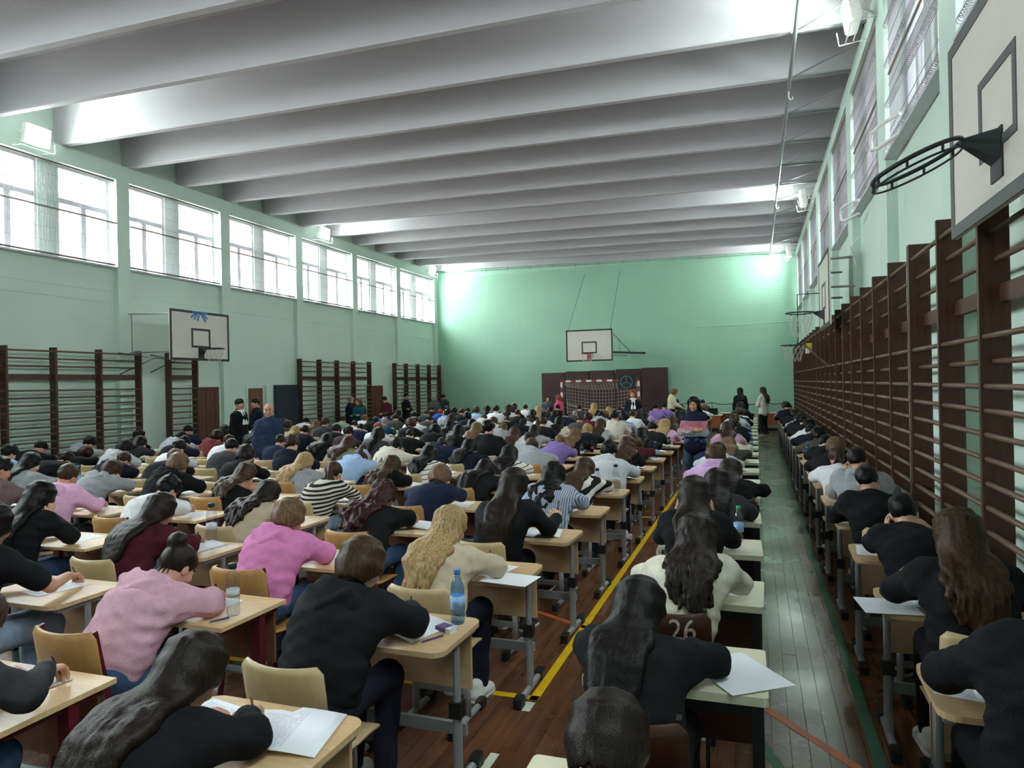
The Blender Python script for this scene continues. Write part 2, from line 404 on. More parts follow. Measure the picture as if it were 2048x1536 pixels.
# thin conduits on the window wall
for z, ya, yb in ((4.22, 6, 11.7), (3.98, 5, 12.0), (4.15, 12.3, 14.8), (4.1, 15.4, 18.0), (4.1, 18.6, 21.2), (4.1, 21.7, 24.4), (4.05, 24.9, 28.0)):
    put('conduit', MB().bar((XL+.058, ya, z), (XL+.058, yb, z-.02), .014), M_WALL, wall_left)
# round pipe, angles and diagonals under the ceiling by the right wall
pipe = empty('ceiling_conduit', (0.6, 0, 6.70)); tag(pipe, 'grey conduit running under the ceiling beams near wall bars', 'conduit')
put('pipe', MB().tube([(0, Y0, 0), (0, 28.2, 0)], .03, 10), M_STEEL, pipe)
for y in (12.3, 20.0, 27.9):
    put('hook', MB().tube([(0, y, -.03), (0, y, -.12), (.03, y, -.17), (.06, y, -.15), (.06, y, -.12)], .012, 6), M_LAMPW, pipe)
for i, y in enumerate(BEAM_Y):
    if y < 3: continue
    put('angle_bar', MB().bar((.55, y-.06, zc(.6)-.03), (XRP, y-.06, zc(1.4)-.03), .05, .03), M_STEEL, ceiling)
    if i % 1 == 0: put('tie_rod', MB().bar((.6, y-.03, zc(.6)-.01), (XRP, y-.9, zc(1.4)+.03), .025, .02), M_STEEL, ceiling)

# ------------------------------------------------------------------ floodlights
def floodlight(loc, sg, label):
    r = empty('floodlight', loc); tag(r, label, 'floodlight', 'floodlights under the ceiling')
    tl = math.radians(9)
    ax = V((sg*math.cos(tl), 0, -math.sin(tl))); az = V((sg*math.sin(tl), 0, math.cos(tl))); ay = V((0, 1, 0))
    put('housing', MB().obox(-ax*.07, ax*.06, ay*.25, az*.18), M_LAMPW, r)
    put('lens', MB().obox(ax*.0, ax*.006, ay*.225, az*.155), M_LENS, r)
    b = MB().tube([ay*.26-ax*.07, ay*.29-ax*.2, -ay*.29-ax*.2, -ay*.26-ax*.07], .012, 6)
    put('bracket', b, M_LAMPW, r)
    put('arm', MB().bar(-ax*.2, V((-sg*.32, 0, -.05)), .03), M_LAMPW, r)
    g = MB()
    for yy in (-.3, .3): g.tube([(-sg*.3, yy, -.22), (sg*.05, yy, -.26), (sg*.08, yy*.9, -.1)], .008, 5)
    for zz in (-.22, -.26): g.tube([(-sg*.12+.1*sg*(zz < -.23), -.3, zz), (-sg*.12+.1*sg*(zz < -.23), .3, zz)], .008, 5)
    tag(put('guard', g, M_LAMPW, r), kind='stuff')
for i, y in enumerate((1.25, 9.72, 19.25, 27.2)):
    w = ('nearest the entrance end', 'above the first visible pair of windows', 'above the middle windows', 'beside the goal wall corner')[i]
    floodlight((-13.05, y, 6.96), 1, 'lit white floodlight on window wall, %s' % w)
    floodlight((1.16, y, 6.55), -1, 'lit white floodlight on wall bars side, %s' % ('nearest the entrance end', 'over the large backboard', 'halfway to the goal wall', 'beside the goal wall corner')[i])
# ------------------------------------------------------------------ wall bars
BOARD_D = .17
def wall_bars(xf, sg, ys, top, zs, beam_z, label, group):
    """xf: front edge of the upright boards; sg=+1 boards go towards +x"""
    r = empty('wall_bars', (xf, ys[0], 0)); tag(r, label, 'wall bars', group)
    xb = sg*BOARD_D
    key = ('post', sg, top)
    if key not in CACHE:
        b = MB(); x0, x1 = sorted((0, xb)); b.box((x0, -.022, 0), (x1, .022, top)); CACHE[key] = b.mesh('post')
    for y in ys: put('post', CACHE[key], M_WOODBAR, r, (0, y-ys[0], 0))
    for a, b_ in zip(ys, ys[1:]):
        L = b_-a-.044; key = ('rod', round(L, 3))
        if key not in CACHE: CACHE[key] = MB().tube([(0, 0, 0), (0, L, 0)], .0185, 8).mesh('rod', True)
        for z, off in zs: put('rod', CACHE[key], M_ROD, r, (sg*off, a-ys[0]+.022, z))
        x0, x1 = sorted((sg*.11, sg*.16))
        put('beam', MB().box((x0, a-ys[0]+.022, beam_z-.055), (x1, b_-ys[0]-.022, beam_z+.055)), M_WOODBAR, r)
    return r
CACHE = {}
ZL = [(2.80, .03), (2.65, .07), (2.50, .10), (2.02, .03), (1.875, .08)]+[(1.73-.145*i, .03) for i in range(12)]
ZR = [(3.01, .03), (2.84, .07), (2.67, .10), (2.19, .03), (2.035, .08)]+[(1.88-.152*i, .03) for i in range(12)]
for ys, nm in (([8.1, 9.13, 10.11, 11.13, 12.14], 'ladder-like dark wall bars under the first windows, before the low backboard'),
               ([13.0, 13.84], 'narrow dark wall bars panel standing behind the blue-taped backboard'),
               ([18.08, 19.1, 20.1, 21.11, 22.17], 'dark wall bars panel between navy board and far brown door'),
               ([24.05, 25.0, 26.03, 27.07, 28.1], 'dark wall bars panel in the corner beside the goal wall')):
    wall_bars(-13.2, -1, ys, 2.88, ZL, 2.29, nm, None)
rp = [2.0+1.037*i for i in range(26)]
for i in range(0, 25, 5):
    ys = rp[i:i+6]
    if i: ys = [ys[0]+.05]+ys[1:]
    wall_bars(1.33, 1, ys, 3.15, ZR, 2.46, 'tall dark wall bars section on long row, %s from goal wall' % ORD[5-i//5], 'long row of wall bars')

# ------------------------------------------------------------------ basketball backboards
def ring_pts(c, r, n=28, ex=V((1, 0, 0)), ey=V((0, 1, 0))):
    return [V(c)+ex*r*math.cos(2*math.pi*i/n)+ey*r*math.sin(2*math.pi*i/n) for i in range(n)]
def hoop_net(c, r, m, ln=.4, n=12, rc=.003):
    b = MB(); c = V(c)
    for k in range(n):
        for sgn in (1, -1):
            pts = []
            for i in range(6):
                t = i/5; a = 2*math.pi*(k+sgn*t*1.5)/n; rr = r*(1-.42*t)
                pts.append(c+V((rr*math.cos(a), rr*math.sin(a), -ln*t)))
            b.tube(pts, rc, 4)
    return b
def backboard(name, center, nrm, w, h, label, rimcol, net, arms, border=.055, bw=M_BLACKP, double=False, netln=.4):
    """nrm: unit vector into the room"""
    c = V(center); nrm = V(nrm); side = V((0, 0, 1)).cross(nrm); up = V((0, 0, 1))
    r = empty('basketball_hoop', c); tag(r, label, 'basketball hoop')
    bd = put('backboard', MB().obox((0, 0, 0), side*w/2, nrm*.015, up*h/2), M_BOARD, r)
    f = MB()
    for sgn in (-1, 1):
        f.obox(side*sgn*(w/2-border/2)+nrm*.016, side*border/2, nrm*.004, up*h/2)
        f.obox(up*sgn*(h/2-border/2)+nrm*.016, side*(w/2-border), nrm*.004, up*border/2)
    put('border', f, bw, bd)
    sw, sh, zb = .59, .45, -h/2+.30
    q = MB(); t = .05
    for sgn in (-1, 1):
        q.obox(side*sgn*(sw/2-t/2)+up*(zb+sh/2)+nrm*.0165, side*t/2, nrm*.004, up*sh/2)
        q.obox(up*(zb+sh/2+sgn*(sh/2-t/2))+nrm*.0165, side*(sw/2-t), nrm*.004, up*t/2)
    put('target_square', q, bw, bd)
    rz = -h/2+.27; rc = nrm*(.17+.225)+up*rz
    ex, ey = nrm, side
    if double: rz += .09; ex = (nrm-up*.40).normalized(); rc = nrm*.18+up*rz+ex*.225      # bent, drooping rim
    put('rim', MB().tube(ring_pts(rc, .225, ex=ex, ey=ey), .012, 8, closed=True), rimcol, r)
    if double:
        lo = MB().tube(ring_pts(rc-up*.045, .225, ex=ex, ey=ey), .006, 6, closed=True)
        put('net_ring', lo, rimcol, r)
        for k in range(8):
            a = 2*math.pi*(k+.5)/8; p = rc+(ex*math.cos(a)+ey*math.sin(a))*.225
            put('net_hook', MB().bar(p, p-up*.045, .012), rimcol, r)
    br = MB(); n0 = len(br.v)
    for sgn in (-1, 1):
        br.v += [tuple(side*sgn*.08+nrm*.02+up*(rz+.03)), tuple(side*sgn*.08+nrm*.02+up*(rz-.13)), tuple(side*sgn*.02+nrm*.18+up*(rz-.02)), tuple(side*sgn*.02+nrm*.18+up*(rz+.01))]
    br.f += [(0, 1, 2, 3), (7, 6, 5, 4), (0, 3, 7, 4), (1, 5, 6, 2), (0, 4, 5, 1), (3, 2, 6, 7)]
    br.obox(nrm*.019+up*(rz-.09), side*.09, nrm*.006, up*.13)
    put('bracket', br, rimcol if not double else M_BLACKP, r)
    if net: tag(put('net', hoop_net(rc, .22, M_NET, netln), M_NET, r), kind='stuff')
    for a, b, rad in arms: put('arm', MB().tube([V(a)-c, V(b)-c], rad, 6), M_STEEL if rad < .03 else M_BLACKP, r)
    return r
M_RIMD = mat('rim_dark', '#2b3238', .4, metal=.3); M_RIMR = mat('rim_red', '#a8433c', .4)
# window-wall board
bb = backboard('a', (-12.3, 13.0, 3.235), (1, 0, 0), 1.84, 1.15, 'white backboard with blue tape at its top, hoop on window wall', M_RIMD, True,
               [((-12.33, 12.2, 3.7), (-13.38, 12.0, 3.72), .015), ((-12.33, 12.2, 2.85), (-13.38, 12.0, 2.84), .015), ((-12.33, 13.8, 3.7), (-13.38, 13.9, 3.7), .015), ((-12.33, 13.8, 2.85), (-13.38, 14.3, 3.0), .015), ((-13.3, 12.0, 3.72), (-13.3, 12.0, 2.84), .012)], netln=.3)
tp = MB(); nx = .022
for a, b in (((-.25, .55), (.22, .55)), ((-.1, .54), (-.2, .38)), ((-.14, .54), (-.3, .42)), ((-.03, .55), (-.1, .36)), ((.0, .55), (.16, .34)), ((.06, .54), (.2, .42))):
    tp.bar((nx, a[0], a[1]), (nx, b[0], b[1]), .045, .004, up=(1, 0, 0))
tag(put('tape', tp, mat('blue_tape', '#4d86bd', .5), bb), kind='stuff')
# folded ring frame on the first wall bars
fr = empty('bracket_frame', (-12.9, 12.3, 2.4)); tag(fr, 'black triangular steel bracket sticking out of wall bars', 'bracket')
put('frame', MB().tube([(-.3, -.75, .42), (.35, -.4, .3), (-.3, -.72, -.05)], .014, 6), M_BLACKP, fr)
put('frame', MB().tube([(-.3, .1, .4), (.35, .22, .28), (-.3, .1, 0)], .014, 6), M_BLACKP, fr)
put('cross_bar', MB().tube([(.35, -.4, .3), (.35, .22, .28)], .012, 6), M_BLACKP, fr)
# end-wall board
backboard('b', (-5.97, 26.0, 3.39), (0, -1, 0), 1.81, 1.21, 'white backboard with red hoop hung above the handball goal', M_RIMR, True,
          [((-6.8, 26.02, 4.0), (-6.62, 28.29, 6.5), .012), ((-5.15, 26.02, 4.0), (-5.16, 28.29, 6.5), .012), ((-6.6, 26.02, 3.0), (-6.6, 28.29, 3.05), .02), ((-5.3, 26.02, 3.0), (-4.9, 28.17, 3.05), .02),
           ((-5.05, 26.05, 3.8), (-4.7, 28.17, 3.1), .015), ((-5.05, 26.05, 3.1), (-4.2, 28.17, 3.12), .045), ((-4.9, 26.6, 3.1), (-4.95, 26.6, 3.6), .012)], netln=.42)
# big board in front of the wall bars
backboard('c', (1.22, 4.24, 3.42), (-1, 0, 0), 1.8, 1.2, 'large white backboard with bare black double hoop above wall bars', M_RIMD, False,
          [((1.24, 5.0, 3.6), (1.49, 5.6, 3.62), .02), ((1.24, 3.5, 3.6), (1.5, 3.2, 3.62), .02), ((1.24, 4.9, 2.95), (1.36, 4.98, 2.95), .02), ((1.24, 3.5, 2.95), (1.36, 3.6, 2.95), .02)], border=.075, double=True, bw=mat('backboard_band', '#5b5d5e', .5))
backboard('d', (1.13, 12.9, 3.41), (-1, 0, 0), 1.8, 1.2, 'white backboard with netted hoop halfway along the wall bars', M_RIMD, True,
          [((1.14, 12.1, 3.85), (1.5, 12.14, 3.86), .02), ((1.14, 12.1, 3.4), (1.5, 12.14, 3.4), .02), ((1.14, 13.7, 3.85), (1.5, 13.8, 3.86), .02), ((1.14, 13.7, 3.4), (1.5, 13.8, 3.4), .02)])
# white bent tubes on the pilasters (folded supports)
for i, (y, z, ln, lb) in enumerate(((8.35, 4.55, .62, 'white bent steel tube above the large bare backboard'), (11.5, 4.4, .5, 'white bent steel tube between large and netted backboards'))):
    t = empty('tube_bracket', (1.5, y, z)); tag(t, lb, 'bracket')
    put('tube', MB().tube([(0, 0, .2), (-.15, .5*ln, .2), (-.2, .8*ln, .18), (-.21, .84*ln, .1), (-.2, .84*ln, .0), (-.15, .6*ln, -.03), (.0, 0, .0)], .022, 8), M_LAMPW, t)
    put('stay', MB().tube([(0, .9*ln, -.7), (-.1, .4*ln, -.45), (0, 0, -.35)], .012, 6), M_LAMPW, t)
# low portable hoop hooked on the bars
ph = empty('portable_hoop', (1.33, 14.9, 2.62)); tag(ph, 'small netted hoop with yellow clamp hooked on the wall bars', 'basketball hoop')
c0 = V((-.62, 0, 0)); put('rim', MB().tube(ring_pts(c0, .225), .010, 8, closed=True), M_RIMD, ph)
tag(put('net', hoop_net(c0, .22, M_NET, .32), M_NET, ph), kind='stuff')
put('clamp', MB().obox((-.33, 0, -.06), (.05, 0, 0), (0, .06, 0), (0, 0, .09)), mat('yellow_plastic', '#d9d23a', .5), ph)
put('clamp_plate', MB().obox((-.36, -.03, -.12), (.03, 0, 0), (0, .09, 0), (0, 0, .05)), M_LAMPW, ph)
for dy in (-.1, .1): put('brace', MB().bar((-.4, dy, -.02), (0, dy*2, -.42), .025), mat('brace_brown', '#6b4a3a', .5), ph)
put('hanger', MB().tube([(0, -.5, .95), (-.55, -.5, .95), (-.55, -.5, .1), (-.55, -.2, .0)], .012, 6), M_BLACKP, ph)

# ------------------------------------------------------------------ handball goal, mats, star panel, end-wall net
g = empty('handball_goal', (-5.83, 27.02, 0)); tag(g, 'red and white striped handball goal with white net', 'goal')
M_RED = mat('goal_red', '#8c3a34', .45); M_GW = mat('goal_white', '#e6e2dc', .45)
def striped(a, b, n, first):
    a, b = V(a), V(b)
    for i in range(n):
        p, q = a.lerp(b, i/n), a.lerp(b, (i+1)/n)
        put('stripe', MB().bar(p, q, .08), M_GW if (i+first) % 2 else M_RED, g)
striped((-1.57, 0, 2.04), (1.57, 0, 2.04), 15, 0)
for sx in (-1, 1):
    striped((sx*1.54, 0, 2.0), (sx*1.54, 0, 0), 10, 1)
    put('stay', MB().tube([(sx*1.54, .03, 1.98), (sx*1.5, .75, 1.2), (sx*1.5, .95, .02)], .016, 6), M_STEEL, g)
put('ground_bar', MB().tube([(-1.5, .95, .02), (1.5, .95, .02)], .016, 6), M_STEEL, g)
def goalnet(u, v):
    x = -1.5+3*u
    sag = .28*math.sin(math.pi*u)
    if v < .3: t = v/.3; return V((x, .02+.55*t, 1.98-.16*t-sag*.5*t))
    t = (v-.3)/.7; return V((x*(1+.0*t), .57+.36*t-.1*math.sin(math.pi*t), (1.82-sag*.5)*(1-t)+.06*t-sag*.4*math.sin(math.pi*t)))
nb = MB(); NU, NV = 24, 20
for i in range(NU+1): nb.tube([goalnet(i/NU, j/NV) for j in range(NV+1)], .005, 4)
for j in range(1, NV+1): nb.tube([goalnet(i/NU, j/NV) for i in range(NU+1)], .005, 4)
nb.tube([goalnet(i/NU, .55)+V((0, -.12, -.1*math.sin(math.pi*i/NU)-.05)) for i in range(NU+1)], .012, 5)
for sx in (-1, 1):
    for j in range(1, 10):
        z = 2*j/10; nb.tube([(sx*1.52, .02, z), (sx*1.5, .9-.35*(z/2), z*.96)], .005, 4)
tag(put('net', nb, M_NET, g), kind='stuff')
M_MAT = mat('mat_maroon', '#46302f', .6, .15, 4)
for i, (x0, x1, z1) in enumerate(((-8.52, -7.5, 2.41), (-7.47, -6.46, 2.45), (-6.44, -5.42, 2.46), (-5.38, -4.36, 2.49), (-4.33, -3.29, 2.52))):
    r = empty('crash_mat', ((x0+x1)/2, 28.1, 0)); tag(r, 'maroon padded mat against the end wall, %s from the corner bars' % ORD[i+1], 'mat', 'maroon wall mats')
    w = x1-x0; put('pad', MB().prism(rrect(-w/2, -.06, w/2, .06, .03, 3), .05, z1), M_MAT, r)
    put('base', MB().box((-w/2+.02, -.05, 0), (w/2-.02, .05, .05)), M_BLACKP, r)
sp = empty('star_panel', (-4.74, 26.95, 1.97)); tag(sp, 'dark navy panel with ringed three-pointed star on the goal', 'panel')
put('panel', MB().obox((0, 0, 0), (.335, 0, 0), (0, .03, 0), (0, 0, .275)), mat('panel_navy', '#20262c', .5), sp)
M_STAR = mat('star_grey', '#8a9499', .4)
put('ring', MB().tube([(.23*math.cos(a*math.pi/16), -.035, .23*math.sin(a*math.pi/16)) for a in range(32)], .010, 6, closed=True), M_STAR, sp)
for a in (90, 210, 330):
    put('star_arm', MB().bar((0, -.035, 0), (.23*math.cos(math.radians(a)), -.035, .23*math.sin(math.radians(a))), .016), M_STAR, sp)
# protective net in front of the end wall
pn = empty('safety_net', (0, 28.22, 0)); tag(pn, 'fine square safety net hanging before the green end wall', 'net')
nb = MB(); x = -13.3
while x < 1.4: nb.bar((x, 0, 0.1), (x, 0, 6.75), .006); x += .105
z = .1
while z < 6.8: nb.bar((-13.3, 0, z), (1.4, 0, z), .006); z += .105
tag(put('mesh', nb, M_NETD, pn), kind='stuff')
put('cable', MB().tube([(-13.35, 0, 7.0), (1.45, 0, 6.72)], .01, 5), M_STEEL, pn)
for i in range(15): put('hanger', MB().bar((-13+1.0*i, 0, zc(-13+i)-.12), (-13+1.0*i, 0, zc(-13+i)+.05), .02), M_STEEL, pn)
put('seam', MB().tube([(-2.2, -.02, 4.05), (1.4, -.02, 4.12)], .012, 5), M_NETD, pn)
# black swagged rope in the corner
rp_ = empty('barrier_rope', (0, 27.6, 0)); tag(rp_, 'black rope swagged between thin posts before end wall', 'rope')
xs = (-4.6, -3.4, -2.5, -1.6, -.7, .3, 1.05)
for a, b in zip(xs, xs[1:]):
    put('rope', MB().tube([(a+(b-a)*t/8, 0, 1.12-.09*math.sin(math.pi*t/8)) for t in range(9)], .016, 6), M_BLACKP, rp_)
for a in xs: put('post', MB().tube([(a, 0, 0), (a, 0, 1.13)], .014, 6), M_BLACKP, rp_)

# ------------------------------------------------------------------ doors on the window wall
dn = 0
def door(y0, y1, z1, m, recess=0.0, leafs=1):
    global dn
    dn += 1
    r = empty('door_%d' % dn, (XL+.05, y0, 0)); tag(r, kind='structure')
    w = y1-y0
    fr_ = MB(); fr_.box((0, -.06, 0), (.03, 0, z1+.06)); fr_.box((0, w, 0), (.03, w+.06, z1+.06)); fr_.box((0, 0, z1), (.03, w, z1+.06)); put('frame', fr_, M_WALL, r)
    k = 6
    for i in range(k): put('plank', MB().box((.004, w*i/k+.004, .02), (.022+.004*(i % 2), w*(i+1)/k-.004, z1-.004)), m, r)
    put('handle', MB().box((.03, w*.12, .98), (.06, w*.16, 1.12)), M_STEEL, r)
door(13.95, 14.88, 2.05, M_DOOR); door(16.0, 16.62, 2.0, M_DOOR2); door(22.3, 23.5, 2.02, M_DOOR)
put('door_reveal', MB().box((XL+.05, 16.68, 0), (XL+.16, 17.02, 2.08)), M_WALL, wall_left)
nb_ = empty('navy_board', (XLP+.015, 17.5, 0)); tag(nb_, 'tall dark navy board leaning at the window wall', 'board')
put('board', MB().box((0, -.52, 0.02), (.06, .52, 2.08)), mat('navy_board', '#2a303c', .75, .15, 6), nb_)
put('edge', MB().box((0, .5, 0), (.07, .55, 2.05)), mat('navy_edge', '#3a4250', .8, .3, 20), nb_)

# ------------------------------------------------------------------ outside
M_FAC = mat('facade_white', '#cfc6c0', .8); M_ROOF = mat('roof_red', '#6e2a22', .8, .2, 4); M_OWIN = mat('outside_window', '#1d1c22', .3); M_BAND = mat('facade_band', '#6b4238', .8)
bl = empty('apartment_block', (-30, 22, -2)); tag(bl, 'pale apartment block with pink bands seen through the windows', 'building')
put('wall', MB().box((-6, -4.0, -2), (0, 26, 15)), M_FAC, bl)
for z in (5.6, 9.0, 12.4): put('band', MB().box((0, -4, z), (.12, 26, z+.22)), M_BAND, bl)
for z in (3.0, 6.4, 9.8, 13.2):
    for i in range(8):
        y = -2.6+3.6*i
        w_ = put('window', MB().box((0, y, z), (.05, y+1.5, z+1.5)), M_FRAME, bl)
        for a in (0, .75): put('pane', MB().box((.05, y+.06+a, z+.06), (.07, y+.69+a, z+1.44)), M_OWIN, w_)
for y, w in ((1, 1.1), (11.5, 1.1), (22, 1.1)): put('pilaster', MB().box((0, y, -2), (.25, y+w, 15)), mat('facade_pink', '#7d5a56', .8), bl)
hs = empty('red_roofed_house', (-20, 10.2, -2)); tag(hs, 'low house with red roof outside the first windows', 'building')
put('wall', MB().box((-3, -5, 0), (0, 1.2, 7.8)), M_FAC, hs)
rf = MB(); rf.v = [(.5, -5.4, 7.6), (.5, 1.6, 7.6), (-1.5, 1.6, 9.6), (-1.5, -5.4, 9.6), (-3.5, -5.4, 7.6), (-3.5, 1.6, 7.6)]
rf.f = [(0, 1, 2, 3), (3, 2, 5, 4), (0, 3, 4), (1, 5, 2), (0, 4, 5, 1)]; put('roof', rf, M_ROOF, hs)
yb = empty('courtyard_building', (5.4, 14, -2)); tag(yb, 'grey building close outside the windows above wall bars', 'building')
put('wall', MB().box((0, -18, 0), (4, 22, 13)), mat('facade_grey', '#a39b9e', .85, .1, .6), yb)
for i in range(11): put('window', MB().box((-.04, -15+3.3*i, 6.2), (0, -13.6+3.3*i, 8.2)), M_OWIN, yb)
gd = put('outside_ground', MB().box((-60, -30, -2.4), (-13.9, 60, -2.0)), mat('asphalt', '#8a8a86', .9)); tag(gd, kind='structure')
gd = put('yard_ground', MB().box((1.9, -30, -2.4), (12, 60, -2.0)), mat('asphalt', '#8a8a86', .9)); tag(gd, kind='structure')
# ------------------------------------------------------------------ furniture
M_LAM = mat('laminate_oak', '#c9a880', .4, .13, 5, (2, 14, 2), .02, 60)
M_LIGHTW = mat('light_wood', '#dcba8c', .4, .1, 5, (2, 12, 2))
M_CREAM = mat('cream_laminate', '#dbd3b9', .35, .03, 4)
M_GREYLEG = mat('grey_enamel', '#96989a', .35, metal=.2)
M_REDLEG = mat('maroon_enamel', '#571a24', .35)
M_BLK = mat('black_plastic', '#1b1c1e', .5)
M_BROWNP = mat('brown_plywood', '#3f231b', .4, .2, 5, (3, 10, 3))
M_CHAIRW = mat('chair_beech', '#b58a55', .4, .12, 5, (3, 10, 3))
M_CHAIRC = mat('chair_cream', '#bca77f', .4, .08, 5, (3, 10, 3))
M_PANELW = mat('panel_wood', '#7a5138', .5, .2, 5, (2, 10, 2))
def bent_board(w, h, th, bow, n=8, r=.03):
    """upright curved plate: x across, z up, bowing to -y at the middle"""
    b = MB(); xs = [-w/2+w*i/n for i in range(n+1)]
    zz = [(-h/2, .86), (-h/2+r, 1), (h/2-r, 1), (h/2, .86)]
    for s in (0, 1):
        for z, k in zz:
            for x in xs:
                t = x/(w/2); b.v.append((x*k, -bow*(1-t*t)+th*s, z))
    m = n+1; L = len(zz)
    for s in (0, 1):
        for j in range(L-1):
            for i in range(n):
                q = (s*L*m+j*m+i, s*L*m+j*m+i+1, s*L*m+(j+1)*m+i+1, s*L*m+(j+1)*m+i); b.f.append(q if s == 0 else tuple(reversed(q)))
    per = [i for i in range(m)]+[j*m+n for j in range(1, L)]+[(L-1)*m+i for i in range(n-1, -1, -1)]+[j*m for j in range(L-2, 0, -1)]
    for i in range(len(per)):
        a, c = per[i], per[(i+1) % len(per)]; b.f.append((c, a, a+L*m, c+L*m))
    return b
def seat_board(w, d, th):
    b = MB(); n = 8; prof = [(-d/2, .012), (-d/4, 0), (0, -.004), (d/4, 0), (d/2-.03, -.004), (d/2, -.02)]
    for s in (0, 1):
        for y, z in prof:
            k = 1 if abs(y) < d/2-.001 else .85
            for i in range(n+1): x = -w/2+w*i/n; b.v.append((x*k, y, z-.006*(1-(2*i/n-1)**2)-th*s))
    m = n+1; L = len(prof)
    for s in (0, 1):
        for j in range(L-1):
            for i in range(n):
                q = (s*L*m+j*m+i, s*L*m+j*m+i+1, s*L*m+(j+1)*m+i+1, s*L*m+(j+1)*m+i); b.f.append(q if s == 0 else tuple(reversed(q)))
    per = [i for i in range(m)]+[j*m+n for j in range(1, L)]+[(L-1)*m+i for i in range(n-1, -1, -1)]+[j*m for j in range(L-2, 0, -1)]
    for i in range(len(per)):
        a, c = per[i], per[(i+1) % len(per)]; b.f.append((c, a, a+L*m, c+L*m))
    return b
F = {}
def furn_meshes():
    DW, DD = .70, .50
    # A: oak laminate, rounded corners, grey adjustable T legs
    F['A_top'] = MB().prism(rrect(-DW/2, -DD/2, DW/2, DD/2, .065, 6), .726, .75).mesh('tabletop')
    F['A_groove'] = MB().prism(rrect(-.15, .17, .15, .20, .014, 3), .7495, .7508).mesh('groove')
    F['A_panel'] = MB().box((-.30, .20, .40), (.30, .218, .70)).mesh('modesty_panel')
    F['A_leg'] = MB().tube([(0, 0, .03), (0, 0, .40)], .024, 10).tube([(0, 0, .40), (0, 0, .72)], .019, 10).box((-.02, -.2, .70), (.02, .2, .726)).mesh('leg')
    F['A_clamp'] = MB().box((-.03, -.032, .355), (.03, .032, .43)).mesh('clamp')
    F['A_foot'] = MB().tube([(0, -.23, .028), (0, .23, .028)], .021, 8).mesh('foot_bar')
    F['A_cap'] = MB().prism(rrect(-.028, -.05, .028, .05, .02, 3), 0, .058).mesh('foot_cap')
    F['A_bar'] = MB().box((-.31, .10, .21), (.31, .124, .27)).mesh('cross_bar')
    # B: square light wood with maroon frame
    F['B_top'] = MB().box((-DW/2, -DD/2, .728), (DW/2, DD/2, .75)).mesh('tabletop')
    F['B_leg'] = MB().bar((0, .06, .05), (0, .06, .73), .045, .06).bar((0, .05, .42), (0, -.2, .03), .04, .035).box((-.02, -.2, .70), (.02, .2, .728)).mesh('leg')
    F['B_foot'] = MB().box((-.02, -.24, 0), (.02, .24, .035)).mesh('foot_bar')
    F['B_bar'] = MB().tube([(-.31, .14, .36), (.31, .14, .36)], .022, 8).mesh('cross_bar')
    # C: thick cream top, black square legs
    F['C_top'] = MB().prism(rrect(-.36, -DD/2, .36, DD/2, .02, 3), .715, .75).mesh('tabletop')
    F['C_leg'] = MB().box((-.022, -.022, 0), (.022, .022, .715)).mesh('leg')
    F['C_panel'] = MB().box((-.32, .195, .35), (.32, .213, .70)).mesh('modesty_panel')
    F['C_rail'] = MB().box((-.32, -.012, .665), (.32, .012, .712)).mesh('rail')
    # chairs
    F['cA_back'] = bent_board(.40, .22, .012, .045).mesh('backrest', True)
    F['cA_seat'] = seat_board(.40, .38, .012).mesh('seat', True)
    F['cA_leg'] = MB().tube([(0, 0, .03), (0, 0, .30)], .021, 8).tube([(0, 0, .30), (0, 0, .40), (0, -.1, .43), (0, -.19, .47), (0, -.215, .60), (0, -.235, .80)], .014, 8).mesh('leg', True)
    F['cA_foot'] = MB().tube([(0, -.2, .026), (0, .2, .026)], .019, 8).mesh('foot_bar')
    F['cA_cap'] = MB().prism(rrect(-.025, -.045, .025, .045, .018, 3), 0, .052).mesh('foot_cap')
    F['cA_bar'] = MB().box((-.17, -.01, .16), (.17, .01, .20)).mesh('cross_bar')
    F['cB_leg'] = MB().tube([(0, .17, .01), (0, .14, .42)], .014, 8).mesh('leg', True)
    F['cB_rear'] = MB().bar((0, -.22, .01), (0, -.15, .42), .03, .02).bar((0, -.15, .42), (0, -.235, .86), .03, .018).mesh('rear_leg')
    F['cB_rail'] = MB().bar((0, -.16, .415), (0, .15, .415), .03, .02).mesh('side_rail')
    F['paper'] = MB().box((-.105, -.148, 0), (.105, .148, .0012)).mesh('paper')
    b = MB(); n = 10
    for i in range(n+1):
        t = i/n; x = -.21+.42*t; z = .004+.02*abs(math.sin(math.pi*t*1.0))*(.4 if t < .5 else 1.0)*(1 if t != .5 else 0)
        for y in (-.148, .148): b.v += [(x, y, z), (x, y, z-.0015)]
    for i in range(n):
        a = 4*i; b.f += [(a, a+4, a+6, a+2), (a+1, a+3, a+7, a+5), (a, a+1, a+5, a+4), (a+2, a+6, a+7, a+3)]
    b.f += [(0, 2, 3, 1), (4*n, 4*n+1, 4*n+3, 4*n+2)]
    F['booklet'] = b.mesh('paper', True)
furn_meshes()
